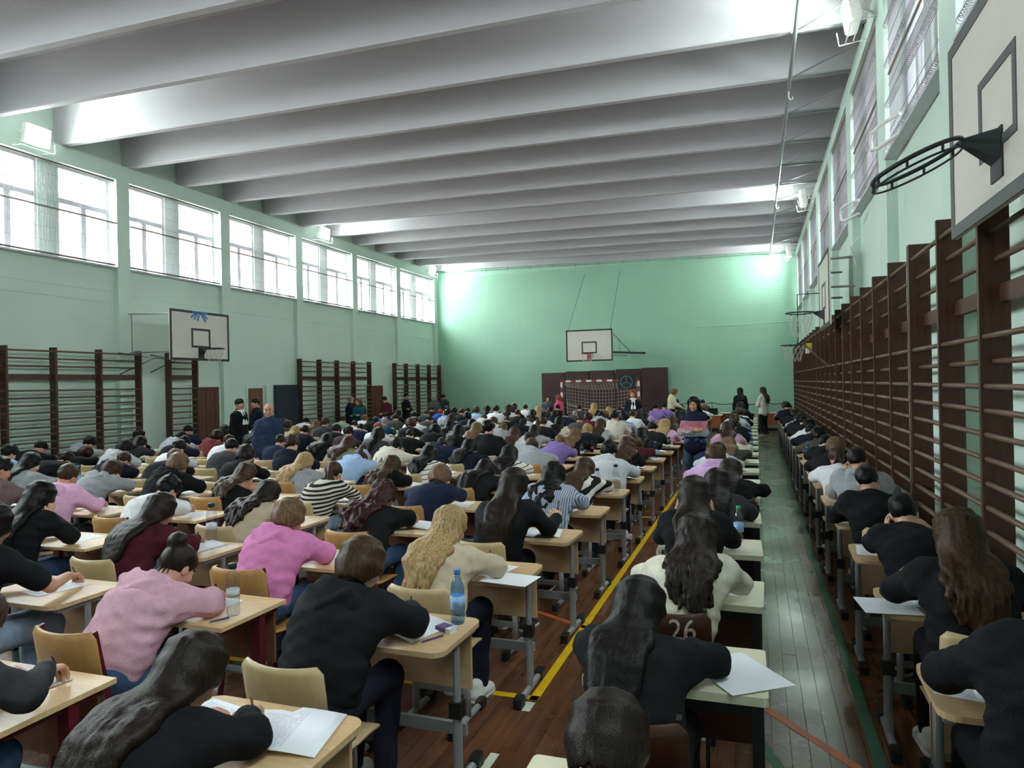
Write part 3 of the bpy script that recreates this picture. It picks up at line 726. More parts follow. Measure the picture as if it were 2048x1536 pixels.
def paper_mat():
    m = bpy.data.materials.new('paper_printed'); m.use_nodes = True; nt = m.node_tree; b = nt.nodes['Principled BSDF']; L = nt.links
    tc = nt.nodes.new('ShaderNodeTexCoord'); sx = nt.nodes.new('ShaderNodeSeparateXYZ'); L.new(tc.outputs['Object'], sx.inputs[0])
    w = nt.nodes.new('ShaderNodeMath'); w.operation = 'MULTIPLY'; w.inputs[1].default_value = 95; L.new(sx.outputs[1], w.inputs[0])
    fr_ = nt.nodes.new('ShaderNodeMath'); fr_.operation = 'FRACT'; L.new(w.outputs[0], fr_.inputs[0])
    g1 = nt.nodes.new('ShaderNodeMath'); g1.operation = 'LESS_THAN'; g1.inputs[1].default_value = .38; L.new(fr_.outputs[0], g1.inputs[0])
    nz = nt.nodes.new('ShaderNodeTexNoise'); nz.inputs['Scale'].default_value = 1; mp = nt.nodes.new('ShaderNodeMapping'); mp.inputs['Scale'].default_value = (220, 30, 1)
    L.new(tc.outputs['Object'], mp.inputs[0]); L.new(mp.outputs[0], nz.inputs['Vector'])
    g2 = nt.nodes.new('ShaderNodeMath'); g2.operation = 'GREATER_THAN'; g2.inputs[1].default_value = .46; L.new(nz.outputs[0], g2.inputs[0])
    ab = nt.nodes.new('ShaderNodeMath'); ab.operation = 'ABSOLUTE'; L.new(sx.outputs[0], ab.inputs[0])
    g3 = nt.nodes.new('ShaderNodeMath'); g3.operation = 'LESS_THAN'; g3.inputs[1].default_value = .085; L.new(ab.outputs[0], g3.inputs[0])
    ay = nt.nodes.new('ShaderNodeMath'); ay.operation = 'ABSOLUTE'; L.new(sx.outputs[1], ay.inputs[0])
    g4 = nt.nodes.new('ShaderNodeMath'); g4.operation = 'LESS_THAN'; g4.inputs[1].default_value = .125; L.new(ay.outputs[0], g4.inputs[0])
    a = g1
    for g_ in (g2, g3, g4):
        ml = nt.nodes.new('ShaderNodeMath'); ml.operation = 'MULTIPLY'; L.new(a.outputs[0], ml.inputs[0]); L.new(g_.outputs[0], ml.inputs[1]); a = ml
    mx = nt.nodes.new('ShaderNodeMix'); mx.data_type = 'RGBA'; mx.inputs[6].default_value = (*lin('#eef0f6'), 1); mx.inputs[7].default_value = (*lin('#b4b9c6'), 1)
    L.new(a.outputs[0], mx.inputs[0]); L.new(mx.outputs[2], b.inputs['Base Color']); b.inputs['Roughness'].default_value = .7
    return m
M_PRINT = paper_mat(); M_PAPER = mat('paper_blank', '#eef0f7', .7)
def desk(kind, x, y, rz, near, label, group):
    r = empty('desk', (x, y, 0), rz); tag(r, label, 'desk', group)
    if kind == 'A':
        t = put('tabletop', F['A_top'], M_LAM, r)
        if near: put('pencil_groove', F['A_groove'], M_YELG, t)
        put('modesty_panel', F['A_panel'], M_LAM if near else M_PANELW, r)
        for sx in (-.31, .31):
            l = put('leg', F['A_leg'], M_GREYLEG, r, (sx, 0, 0))
            if near:
                put('clamp', F['A_clamp'], M_BLK, l)
                put('foot_bar', F['A_foot'], M_GREYLEG, l)
                for yy in (-.22, .22): put('foot_cap', F['A_cap'], M_BLK, l, (0, yy, 0))
            else: put('foot_bar', F['A_foot'], M_GREYLEG, l)
        put('cross_bar', F['A_bar'], M_GREYLEG, r)
    elif kind == 'B':
        put('tabletop', F['B_top'], M_LIGHTW, r); put('modesty_panel', F['A_panel'], M_PANELW, r)
        for sx in (-.31, .31):
            l = put('leg', F['B_leg'], M_REDLEG, r, (sx, 0, 0)); put('foot_bar', F['B_foot'], M_REDLEG, l)
        put('cross_bar', F['B_bar'], M_GREYLEG, r)
    else:
        put('tabletop', F['C_top'], M_CREAM, r); put('modesty_panel', F['C_panel'], M_BROWNP, r)
        for sx in (-.32, .32):
            for yy in (-.22, .22): put('leg', F['C_leg'], M_BLK, r, (sx, yy, 0))
        for yy in (-.21, .21): put('rail', F['C_rail'], M_BLK, r, (0, yy, 0))
    return r
M_YELG = mat('groove_yellow', '#c9b878', .5)
def chair(kind, x, y, rz, near, label, group):
    r = empty('chair', (x, y, 0), rz); tag(r, label, 'chair', group)
    wm, fm = {'A': (M_CHAIRC, M_GREYLEG), 'B': (M_CHAIRW, M_REDLEG), 'C': (M_BROWNP, M_BLK)}[kind]
    bz = .735 if kind != 'C' else .72
    bk = put('backrest', F['cA_back'], wm, r, (0, -.24, bz)); bk.rotation_euler = (.16, 0, 0)
    if kind != 'A': bk.scale = (1, 1, 1.18)
    put('seat', F['cA_seat'], wm, r, (0, 0, .44))
    if kind == 'A':
        for sx in (-.17, .17):
            l = put('leg', F['cA_leg'], fm, r, (sx, 0, 0)); put('foot_bar', F['cA_foot'], fm, l)
            if near:
                for yy in (-.19, .19): put('foot_cap', F['cA_cap'], M_BLK, l, (0, yy, 0))
        put('cross_bar', F['cA_bar'], fm, r)
    else:
        for sx in (-.17, .17):
            put('leg', F['cB_leg'], fm, r, (sx, 0, 0)); l = put('rear_leg', F['cB_rear'], fm, r, (sx, -.0, 0)); put('side_rail', F['cB_rail'], fm, r, (sx, 0, 0))
    return r
# ------------------------------------------------------------------ bottles, pens, small things
M_PETB = glass_mat('pet_blue', '#b9d6f2', .07); M_PETC = glass_mat('pet_clear', '#f1f4f5', .08)
M_CAPB = mat('cap_blue', '#3f6fb5', .4); M_CAPK = mat('cap_black', '#1d1f22', .4); M_CAPG = mat('cap_green', '#3f9a6a', .4)
M_LABB = mat('label_blue', '#8fb0da', .5, .25, 30); M_LABW = mat('label_clear', '#c9cdd2', .5, .2, 30); M_COLA = mat('cola_dark', '#2a1512', .15); M_LABR = mat('label_pink', '#b7737c', .5, .2, 30)
BOT = {}
def bottle(kind, loc, label, h=None):
    """pet: ribbed water bottle; flask: wide clear bottle with black cap; cola: small dark one"""
    if kind not in BOT:
        if kind in ('pet', 'petg'):
            pr = [(.028, 0), (.031, .006), (.032, .04), (.030, .05), (.032, .06), (.032, .13), (.030, .135), (.031, .15), (.028, .17), (.016, .20), (.0125, .205), (.0125, .222)]
            lb = (.0326, .065, .125)
            cp = [(.0145, .217), (.0150, .22), (.0150, .236), (.013, .238)]
        elif kind == 'flask':
            pr = [(.026, 0), (.030, .005), (.031, .02), (.030, .17), (.028, .19), (.017, .212), (.0165, .225)]
            lb = (.0312, .09, .125); cp = [(.019, .222), (.0195, .226), (.0195, .245), (.017, .247)]
        else:
            pr = [(.026, 0), (.029, .006), (.028, .05), (.026, .07), (.029, .1), (.028, .13), (.013, .17), (.0125, .185)]
            lb = (.0285, .06, .105); cp = [(.0145, .182), (.015, .185), (.015, .2), (.013, .202)]
        BOT[kind] = (MB().lathe(pr, 16).mesh('bottle_body', True), MB().lathe([(lb[0], lb[1]), (lb[0], lb[2])], 16).mesh('bottle_label', True), MB().lathe(cp, 12).mesh('cap', True))
    a, l, c = BOT[kind]
    r = empty('water_bottle' if kind != 'cola' else 'cola_bottle', loc, random.random()*6); tag(r, label, 'bottle', None)
    body, lab, cap = {'pet': (M_PETB, M_LABB, M_CAPB), 'petg': (M_PETC, M_LABB, M_CAPG), 'flask': (M_PETC, M_LABW, M_CAPK), 'cola': (M_COLA, M_LABR, M_CAPK)}[kind]
    put('bottle_body', a, body, r); put('bottle_label', l, lab, r); put('cap', c, cap, r)
    if h:
        r.scale = (h,)*3
    return r
def pen(p, q, col, label):
    p, q = V(p), V(q); d = (q-p)
    r = empty('pen', p); tag(r, label, 'pen')
    put('barrel', MB().tube([d*.08, d], .0045, 8), mat('pen_'+col, col, .35), r); put('tip', MB().tube([V((0, 0, 0)), d*.08], [.001, .0045], 8), M_STEEL, r)
    put('pen_clip', MB().bar(d*.75+V((0, 0, .005)), d*.98+V((0, 0, .005)), .003), M_STEEL, r)
    return r
# ------------------------------------------------------------------ implicit surfaces (bodies, clothes, hair)
A3 = lambda p: np.array([p[0], p[1], p[2]], np.float32)
class Field:
    def __init__(s, lo, hi, h, fine=()):
        s.ax = []
        for k in range(3):
            a = lo[k]; out = [a]
            while a < hi[k]:
                st = h
                for flo, fhi, hf in fine:
                    if flo[k]-h*.5 <= a <= fhi[k]: st = min(st, hf)
                a += st; out.append(a)
            s.ax.append(np.array(out, np.float32))
        s.D = np.full([len(a) for a in s.ax], .5, np.float32); s.h = h
    def sub(s, lo, hi):
        sl = []
        for k in range(3):
            i = max(int(np.searchsorted(s.ax[k], lo[k]))-1, 0); j = min(int(np.searchsorted(s.ax[k], hi[k]))+1, len(s.ax[k]))
            if j <= i: return None
            sl.append(slice(i, j))
        X = s.ax[0][sl[0]][:, None, None]; Y = s.ax[1][sl[1]][None, :, None]; Z = s.ax[2][sl[2]][None, None, :]
        return tuple(sl), X, Y, Z
    def comb(s, sl, d, k, op):
        D = s.D[sl]
        if op == 'add':
            if k > 0:
                hh = np.maximum(k-np.abs(D-d), 0)/k; s.D[sl] = np.minimum(D, d)-hh*hh*k*.25
            else: s.D[sl] = np.minimum(D, d)
        elif op == 'sub':
            d = -d
            if k > 0:
                hh = np.maximum(k-np.abs(D-d), 0)/k; s.D[sl] = np.maximum(D, d)+hh*hh*k*.25
            else: s.D[sl] = np.maximum(D, d)
    def cone(s, a, b, ra, rb, k=.03, sx=1.0, op='add'):
        a, b = A3(a), A3(b); m = max(ra, rb)*max(sx, 1)+k+s.h*2.5
        q = s.sub(np.minimum(a, b)-m, np.maximum(a, b)+m)
        if q is None: return s
        sl, X, Y, Z = q; ba = b-a; ba2 = ba.copy(); ba2[0] /= sx; L = float(ba2@ba2)+1e-9
        px, py, pz = (X-a[0])/sx, Y-a[1], Z-a[2]
        t = np.clip((px*ba2[0]+py*ba2[1]+pz*ba2[2])/L, 0, 1)
        d = np.sqrt((px-t*ba2[0])**2+(py-t*ba2[1])**2+(pz-t*ba2[2])**2)-(ra+(rb-ra)*t)
        s.comb(sl, d, k, op); return s
    def ell(s, c, r, axes=None, k=.03, op='add'):
        c = A3(c); m = max(r)+k+s.h*2.5; q = s.sub(c-m, c+m)
        if q is None: return s
        sl, X, Y, Z = q; px, py, pz = X-c[0], Y-c[1], Z-c[2]
        if axes is None: u, v, w = px+0*py+0*pz, py+0*px+0*pz, pz+0*px+0*py
        else: u, v, w = [px*float(a[0])+py*float(a[1])+pz*float(a[2]) for a in axes]
        k0 = np.sqrt((u/r[0])**2+(v/r[1])**2+(w/r[2])**2)+1e-6; k1 = np.sqrt((u/r[0]**2)**2+(v/r[1]**2)**2+(w/r[2]**2)**2)+1e-6
        s.comb(sl, k0*(k0-1)/k1, k, op); return s
    def path(s, pts, rs, k=.02, sx=1.0):
        for i in range(len(pts)-1): s.cone(pts[i], pts[i+1], rs[i], rs[i+1], k, sx)
        return s
    def plane(s, p, n):
        """keep the side where (q-p).n > 0"""
        p, n = A3(p), A3(n); X, Y, Z = s.ax[0][:, None, None], s.ax[1][None, :, None], s.ax[2][None, None, :]
        s.D = np.maximum(s.D, -((X-p[0])*n[0]+(Y-p[1])*n[1]+(Z-p[2])*n[2])); return s
    def noise(s, amp, f=(14, 14, 14), ph=0.0):
        X, Y, Z = s.ax[0][:, None, None], s.ax[1][None, :, None], s.ax[2][None, None, :]
        n = np.sin(X*f[0]+1.7*np.sin(Z*f[2]*.63+ph)+ph)*np.sin(Y*f[1]+1.3*np.sin(X*f[0]*.57+ph*2))+.7*np.sin(Z*f[2]+2.1*np.sin(Y*f[1]*.6+X*f[0]*.4+ph*3))
        s.D = s.D+(amp*n).astype(np.float32); return s
    def mesh(s, name):
        D = s.D; D[0, :, :] = D[-1, :, :] = 1; D[:, 0, :] = D[:, -1, :] = 1; D[:, :, 0] = D[:, :, -1] = 1
        ins = D < 0; nx, ny, nz = D.shape
        cnt = np.zeros((nx-1, ny-1, nz-1), np.uint8)
        for i in (0, 1):
            for j in (0, 1):
                for k in (0, 1): cnt += ins[i:nx-1+i, j:ny-1+j, k:nz-1+k]
        act = (cnt > 0) & (cnt < 8); ci = np.argwhere(act); N = len(ci)
        if N == 0: return bpy.data.meshes.new(name)
        idx = np.full(act.shape, -1, np.int32); idx[act] = np.arange(N)
        P = np.zeros((N, 3), np.float32); W = np.zeros(N, np.float32)
        cor = [(i, j, k) for i in (0, 1) for j in (0, 1) for k in (0, 1)]
        val = {c: D[ci[:, 0]+c[0], ci[:, 1]+c[1], ci[:, 2]+c[2]] for c in cor}
        pos = {c: np.stack([s.ax[q][ci[:, q]+c[q]] for q in range(3)], 1) for c in cor}
        for c in cor:
            for q in range(3):
                if c[q]: continue
                e = list(c); e[q] = 1; e = tuple(e); va, vb = val[c], val[e]; cr = (va < 0) != (vb < 0)
                t = np.where(cr, va/np.where(cr, va-vb, 1), 0)[:, None]
                P += np.where(cr[:, None], pos[c]+(pos[e]-pos[c])*t, 0); W += cr
        P /= W[:, None]
        quads = []
        for q in range(3):
            o = [a for a in range(3) if a != q]
            sa = [slice(1, -1)]*3; sa[q] = slice(0, -1); sb = [slice(1, -1)]*3; sb[q] = slice(1, None)
            a, b = ins[tuple(sa)], ins[tuple(sb)]; cr = np.argwhere(a != b)
            if len(cr) == 0: continue
            fl = a[tuple(cr.T)]; base = cr.copy(); base[:, o[0]] += 1; base[:, o[1]] += 1
            def ii(d0, d1):
                c = base.copy(); c[:, o[0]] -= d0; c[:, o[1]] -= d1; return idx[c[:, 0], c[:, 1], c[:, 2]]
            Q = np.stack([ii(1, 1), ii(0, 1), ii(0, 0), ii(1, 0)], 1)
            if q == 1: fl = ~fl
            Q[~fl] = Q[~fl][:, ::-1]; quads.append(Q)
        Q = np.concatenate(quads).astype(np.int32)
        me = bpy.data.meshes.new(name); me.vertices.add(N); me.vertices.foreach_set('co', P.ravel())
        me.loops.add(Q.size); me.loops.foreach_set('vertex_index', Q.ravel()); me.polygons.add(len(Q))
        me.polygons.foreach_set('loop_start', np.arange(0, Q.size, 4, dtype=np.int32))
        me.polygons.foreach_set('use_smooth', np.ones(len(Q), bool)); me.update(calc_edges=True)
        return me
def nrm(v): v = np.asarray(v, float); return v/(np.linalg.norm(v)+1e-9)
def lerp(a, b, t): return np.asarray(a, float)*(1-t)+np.asarray(b, float)*t
# ------------------------------------------------------------------ poses
def head_frame(bow, yaw=0., tilt=0.):
    f = np.array([math.sin(yaw)*math.cos(bow), math.cos(yaw)*math.cos(bow), -math.sin(bow)])
    r = np.array([math.cos(yaw), -math.sin(yaw), 0.]); u = np.cross(r, f)
    r2 = r*math.cos(tilt)-u*math.sin(tilt); u2 = u*math.cos(tilt)+r*math.sin(tilt)
    return f, r2, u2
def seated(zt, bow, arms='w', lean=0., hyaw=0., tilt=0., wide=1.0, legs=0):
    J = {}; f, r, u = head_frame(bow, hyaw, tilt); J['f'], J['r'], J['u'] = f, r, u
    hx = lean*.16; c = np.array([hx, 0, zt-.125]); nb = c-u*.145-f*.03; pel = np.array([0, 0., .575])
    dz = nb[2]-pel[2]; L = .455; yy = math.sqrt(max(L*L-dz*dz-nb[0]**2*.5, .0004)); yy = max(yy, .03)
    sh = yy-nb[1]; nb[1] += sh; c[1] += sh; J['c'], J['nb'], J['pel'] = c, nb, pel
    sp = nrm(nb-pel); b = nrm(np.array([0, -1., 0])-sp*np.dot(np.array([0, -1., 0]), sp)); J['b'], J['sp'] = b, sp
    J['mid'] = lerp(pel, nb, .33)+b*.03; J['ch'] = lerp(pel, nb, .68)+b*.045
    J['shL'] = nb-sp*.045+np.array([-.165*wide, .02, -abs(lean)*.0]); J['shR'] = nb-sp*.045+np.array([.165*wide, .02, 0])
    J['shL'][2] -= lean*.03; J['shR'][2] += lean*.03
    zd = .812; y0 = max(nb[1]*.55+.16, .2)
    def rest(sx, reach, inn): return np.array([sx*.265*wide+hx*.5, y0+.08, zd+.022]), np.array([sx*inn, min(y0+reach, .54), zd+.005])
    for sx, s in ((-1, 'L'), (1, 'R')):
        e, w = rest(sx, .27, .10)
        hd = nrm(np.array([-sx*.75, .65, -.05])); up = np.array([0, 0, 1.])
        if arms == 'w':
            if s == 'R': w = np.array([.14+hx*.5, min(y0+.27, .54), zd+.02]); hd = nrm(np.array([-.45, .85, -.15])); 
            else: w = np.array([-.06, min(y0+.2, .5), zd+.005])
        if arms == 'f': w = np.array([sx*.03, y0+.17, zd+.01+(.03 if sx > 0 else 0)]); hd = nrm(np.array([-sx, .15, 0]))
        if (arms == 'l' and s == 'L') or (arms == 'r' and s == 'R') or arms == 'b':
            side = c+r*sx*.105+f*.015-u*.035; e = np.array([sx*.24+hx*.4, min(c[1]+.1, .5), zd+.015]); w = side-u*.075+r*sx*.015; hd = nrm(u*.9-r*sx*.12); up = r*sx
        if arms == 'o' and s == 'R': e = np.array([.33*wide, y0+.05, zd+.01]); w = np.array([.33, y0+.25, zd+.06]); hd = nrm(np.array([-.25, .75, .35])); up = np.array([.5, 0, .85])
        J['el'+s], J['wr'+s], J['hd'+s], J['hn'+s] = e, w, hd, up
    for sx, s in ((-1, 'L'), (1, 'R')):
        k = .085 if legs == 0 else .095
        J['hip'+s] = np.array([sx*.085, .02, .555]); J['kn'+s] = np.array([sx*k, .42, .545])
        back = -.05 if (legs == 1 and sx > 0) else 0.
        J['an'+s] = np.array([sx*(k+.01), .40+back, .10]); J['to'+s] = np.array([sx*(k+.02), .55+back, .035])
    return J
def standing(ht=1.7, arms='d', hyaw=0., bow=0., lean=0., wide=1.0):
    J = {}; s_ = ht/1.7; f, r, u = head_frame(bow, hyaw, 0); J['f'], J['r'], J['u'] = f, r, u
    c = np.array([0, .02+lean*.35, 1.7-.125]); nb = c-u*.15-f*.025; pel = np.array([0, -lean*.1, .93])
    J['c'], J['nb'], J['pel'] = c, nb, pel; sp = nrm(nb-pel); b = nrm(np.array([0, -1., 0])-sp*np.dot(np.array([0, -1., 0]), sp)); J['sp'], J['b'] = sp, b
    J['mid'] = lerp(pel, nb, .36)+b*(-.005); J['ch'] = lerp(pel, nb, .7)+b*(-.005)
    J['shL'] = nb-sp*.085+np.array([-.163*wide, 0, 0]); J['shR'] = nb-sp*.085+np.array([.163*wide, 0, 0])
    for sx, s in ((-1, 'L'), (1, 'R')):
        sh = J['sh'+s]; e = sh+np.array([sx*.06, -.02, -.29]); w = e+np.array([sx*.0, .06, -.25]); hd = np.array([0, .05, -1.]); up = np.array([sx, 0, 0.])
        if arms == 'x': e = sh+np.array([sx*.07, .06, -.27]); w = np.array([-sx*.08, nb[1]+.2, e[2]+.03+(.03 if sx > 0 else 0)]); hd = nrm(np.array([-sx, -.1, .15])); up = np.array([0, 1., 0])
        if arms == 'h': e = sh+np.array([sx*.07, .02, -.28]); w = np.array([sx*.06, .2+lean*.5, e[2]-.02]); hd = nrm(np.array([-sx*.6, .6, .1])); up = np.array([0, 0, 1.])
        if arms == 't': e = sh+np.array([sx*.06, .12, -.25]); w = e+np.array([-sx*.06, .2, -.1]); hd = nrm(np.array([-sx*.2, .8, -.4])); up = np.array([0, 0, 1.])
        J['el'+s], J['wr'+s], J['hd'+s], J['hn'+s] = e, w, hd, up
        J['hip'+s] = np.array([sx*.09, -lean*.1, .92]); J['kn'+s] = np.array([sx*.1, .02, .5]); J['an'+s] = np.array([sx*.105, -.02, .09]); J['to'+s] = np.array([sx*.13, .14, .03])
    if ht != 1.7:
        for k in J:
            if k not in ('f', 'r', 'u', 'sp', 'b') and not k.startswith('h') or k.startswith('hip'): J[k] = np.asarray(J[k])*np.array([1, 1, s_])
    return J
def bounds(J, m):
    P = np.array([J[k] for k in ('c', 'nb', 'pel', 'shL', 'shR', 'elL', 'elR', 'wrL', 'wrR', 'hipL', 'hipR', 'knL', 'knR', 'anL', 'anR', 'toL', 'toR')])
    return P.min(0)-m, P.max(0)+m
def hand(Fd, w, d, n, sx, curl=.5):
    d = nrm(d); n = nrm(n-d*np.dot(n, d)); s = nrm(np.cross(d, n))*(1 if True else -1)
    th = s*sx*-1 if np.dot(s*sx, np.array([-1, 0, 0])) < 0 else s*sx
    th = np.cross(n, d)*sx
    for t in (-.026, -.009, .009, .026): Fd.cone(w+d*.01+s*t*.6, w+d*.075+s*t, .013, .0115, .012)
    for i, t in enumerate((-.029, -.010, .010, .029)):
        order = i if np.dot(s, th) < 0 else 3-i
        ln = (.026, .030, .028, .021)[3-order] if True else .028
        k0 = w+d*.08+s*t; a = curl*.7; d1 = nrm(d*math.cos(a)-n*math.sin(a)); d2 = nrm(d*math.cos(a*2.1)-n*math.sin(a*2.1)); d3 = nrm(d*math.cos(a*2.8)-n*math.sin(a*2.8))
        p1 = k0+d1*ln*1.35; p2 = p1+d2*ln; p3 = p2+d3*ln*.7
        Fd.cone(k0, p1, .0095, .0088, .004).cone(p1, p2, .0088, .0082, .002).cone(p2, p3, .0082, .0072, .002)
    t0 = w+d*.022+th*.022; t1 = t0+nrm(th*.8+d*.7-n*.25)*.038; t2 = t1+nrm(th*.25+d*.9-n*.3)*.032
    Fd.cone(t0, t1, .0135, .0105, .008).cone(t1, t2, .0105, .0085, .003)
def head(Fd, J, fine):
    c, f, r, u = J['c'], J['f'], J['r'], J['u']; ax = (r, f, u)
    Fd.ell(c+u*.025-f*.008, (.074, .093, .092), ax, .02); Fd.ell(c-u*.045+f*.028, (.056, .062, .070), ax, .04)
    if fine:
        Fd.cone(c+f*.088+u*.005, c+f*.106-u*.032, .008, .012, .012); Fd.ell(c+f*.092-u*.066, (.022, .012, .010), ax, .01); Fd.ell(c+f*.082-u*.098, (.020, .016, .014), ax, .02)
        for sx in (-1, 1):
            Fd.ell(c+f*.094+r*sx*.031+u*.004, (.017, .014, .011), ax, .012, 'sub'); Fd.ell(c+f*.079+r*sx*.031+u*.004, (.013, .013, .012), ax, .003)
            Fd.ell(c+f*.085+r*sx*.033+u*.024, (.022, .010, .006), ax, .012); Fd.ell(c+f*.066+r*sx*.044-u*.03, (.02, .022, .022), ax, .02)
    for sx in (-1, 1):
        Fd.ell(c+r*sx*.076-f*.008-u*.012, (.010, .020, .031), ax, .006)
        if fine: Fd.ell(c+r*sx*.086-f*.002-u*.010, (.006, .011, .018), ax, .006, 'sub')
    Fd.cone(J['nb'], c-u*.045-f*.022, .058, .050, .03)
HQ = .0125
def body_mesh(J, h, bulk=1.0, face=False):
    m = .16; lo, hi = bounds(J, m); fine = []
    if h < .016:
        hf = .0065 if h < HQ else .0085
        for s in 'LR':
            w = J['wr'+s]+nrm(J['hd'+s])*.08; fine.append((w-.075, w+.075, hf))
        fine.append((J['c']-.12, J['c']+.12, hf if face else .013))
    Fd = Field(lo, hi, .026 if h < .016 else .03, fine)
    pel, mid, ch, nb = J['pel'], J['mid'], J['ch'], J['nb']
    Fd.path([pel, mid, ch, nb], [.105*bulk, .095*bulk, .105*bulk, .06], .05, 1.2)
    Fd.cone(J['shL'], J['shR'], .05, .05, .05)
    for s, sx in (('L', -1), ('R', 1)):
        Fd.cone(J['sh'+s], J['el'+s], .047*bulk, .040, .02).cone(J['el'+s], J['wr'+s], .040, .027, .015)
        if h < .016: hand(Fd, J['wr'+s], J['hd'+s], J['hn'+s], sx, .75 if np.dot(J['hn'+s], [0, 0, 1]) > .7 else .6)
        else: Fd.cone(J['wr'+s], J['wr'+s]+nrm(J['hd'+s])*.07, .028, .036, .01).cone(J['wr'+s]+nrm(J['hd'+s])*.07, J['wr'+s]+nrm(J['hd'+s])*.14-J['hn'+s]*.03, .034, .022, .01)
        Fd.cone(J['hip'+s], J['kn'+s], .075*bulk, .055, .03).cone(J['kn'+s], J['an'+s], .053, .036, .02).cone(J['an'+s]-np.array([0, .03, .05]), J['to'+s]-np.array([0, .03, 0]), .030, .024, .02)
    head(Fd, J, h < .016)
    me = Fd.mesh('body')
    if h < .016:
        me.materials.append(M_SKIN); me.materials.append(M_LIPS); me.materials.append(M_EYEW); me.materials.append(M_BROW)
        n = len(me.polygons); ctr = np.empty(n*3, np.float32); me.polygons.foreach_get('center', ctr); p = ctr.reshape(-1, 3)-J['c'].astype(np.float32)
        a, b, d = p@J['r'], p@J['f'], p@J['u']; mi = np.zeros(n, np.int32)
        mi[(np.abs(a) < .024) & (b > .07) & (np.abs(d+.066) < .0105)] = 1
        for sx in (-1, 1):
            mi[((a-sx*.031)**2+((d-.004)*1.7)**2 < .0105**2) & (b > .05)] = 2
            mi[(np.abs(a-sx*.033) < .021) & (np.abs(d-.027+abs(0)) < .0055) & (b > .05)] = 3
        me.polygons.foreach_set('material_index', mi)
    else: me.materials.append(M_SKIN)
    return me
def top_mesh(J, h, kind='long', bulk=1.0, loose=1.0, hem=.09, ph=1.):
    lo, hi = bounds(J, .22); Fd = Field(lo, hi, h)
    pel, mid, ch, nb, sp = J['pel'], J['mid'], J['ch'], J['nb'], J['sp']
    L = loose*bulk; st = pel[2] > .8; ka = .025 if st else .07
    Fd.path([pel-sp*hem*(-.55 if pel[2] < .8 else 1.1), mid, ch, lerp(ch, nb, .8)], [(.138 if pel[2] < .8 else .146)*L, .132*L if pel[2] < .8 else .122*L, .136*L if pel[2] < .8 else .128*L, .088*bulk], .08, 1.3)
    Fd.cone(J['shL']+sp*(-.03 if not st else 0), J['shR']+sp*(-.03 if not st else 0), .072*L if not st else .062*L, .072*L if not st else .062*L, .10 if not st else .05); Fd.cone(lerp(ch, nb, .75), nb-sp*.0, .09, .068, .05)
    for s in 'LR':
        e, w = J['el'+s], J['wr'+s]
        if kind == 'long':
            Fd.cone(J['sh'+s], e, .072*L if not st else .062*L, .062*loose if not st else .053*loose, ka).cone(e, lerp(e, w, .9), .062*loose, .045*loose, .03).cone(lerp(e, w, .84), lerp(e, w, .97), .043, .036, .006)
        elif kind == 'short': Fd.cone(J['sh'+s], lerp(J['sh'+s], e, .74), .074*bulk, .070*loose, .06)
    X, Y, Z = Fd.ax[0][:, None, None], Fd.ax[1][None, :, None], Fd.ax[2][None, None, :]
    am = .0075*min(loose, 1.15)
    for (ax_, ay_, az_, k_) in ((14., 8., 38., .7), (-22., 12., 27., .6), (9., -24., 19., .5)):   # soft creases
        q = ax_*X+ay_*Y+az_*Z+1.6*np.sin(7*X+5*Z+ph)+1.2*np.sin(9*Y-6*X+ph*2)+ph*k_*3
        Fd.D = (Fd.D+am*k_*(np.abs(np.sin(q))-.55)).astype(np.float32)
    if h < .015: Fd.noise(.0015, (52, 47, 61), ph*1.7)
    if kind == 'tank': Fd.plane(lerp(ch, nb, .35), -sp)
    return Fd.mesh('top')
def hood_mesh(J, h, ph=1.):
    nb, sp, b = J['nb'], J['sp'], J['b']; x = np.array([1., 0, 0]); ctr = nb+sp*.0+b*.02
    Fd = Field(ctr-.32, ctr+.32, h)
    pts = []; rs = []
    for i in range(13):
        a = math.radians(-155+310*i/12); pts.append(ctr+b*(.088*math.cos(a)+.02)+x*.112*math.sin(a)+sp*(.035*math.cos(a)-.005)); rs.append(.034-.008*abs(i-6)/6)
    Fd.path(pts, rs, .02)
    Fd.ell(ctr+b*.105-sp*.06, (.135, .055, .115), (x, b, sp), .03)
    for sx in (-1, 1):
        Fd.cone(ctr+b*.085-sp*.05+x*sx*.12, ctr+b*.145-sp*.165, .036, .030, .025).cone(ctr+b*.13-sp*.02+x*sx*.10, ctr+b*.16-sp*.10, .026, .022, .012)
    Fd.ell(ctr+b*.075+sp*.06, (.085, .055, .065), (x, b, sp), .02, 'sub')
    Fd.noise(.005, (33, 29, 37), ph)
    return Fd.mesh('hood')
def trousers_mesh(J, h, bulk=1.0, wide=1.0, short=0.):
    lo, hi = bounds(J, .17); Fd = Field(lo, hi, h)
    Fd.cone(J['pel']-np.array([.05, 0, 0]), J['pel']+np.array([.05, 0, 0]), .128*bulk, .128*bulk, .04); Fd.cone(J['pel'], lerp(J['pel'], J['mid'], .35), .12*bulk, .112*bulk, .03, 1.25)
    for s in 'LR':
        Fd.cone(J['hip'+s], J['kn'+s], .092*bulk, .068*wide, .03); a = lerp(J['kn'+s], J['an'+s], 1.0-short); Fd.cone(J['kn'+s], a, .068*wide, .050*wide, .02)
    Fd.noise(.004, (24, 22, 30), 2.)
    return Fd.mesh('trousers')
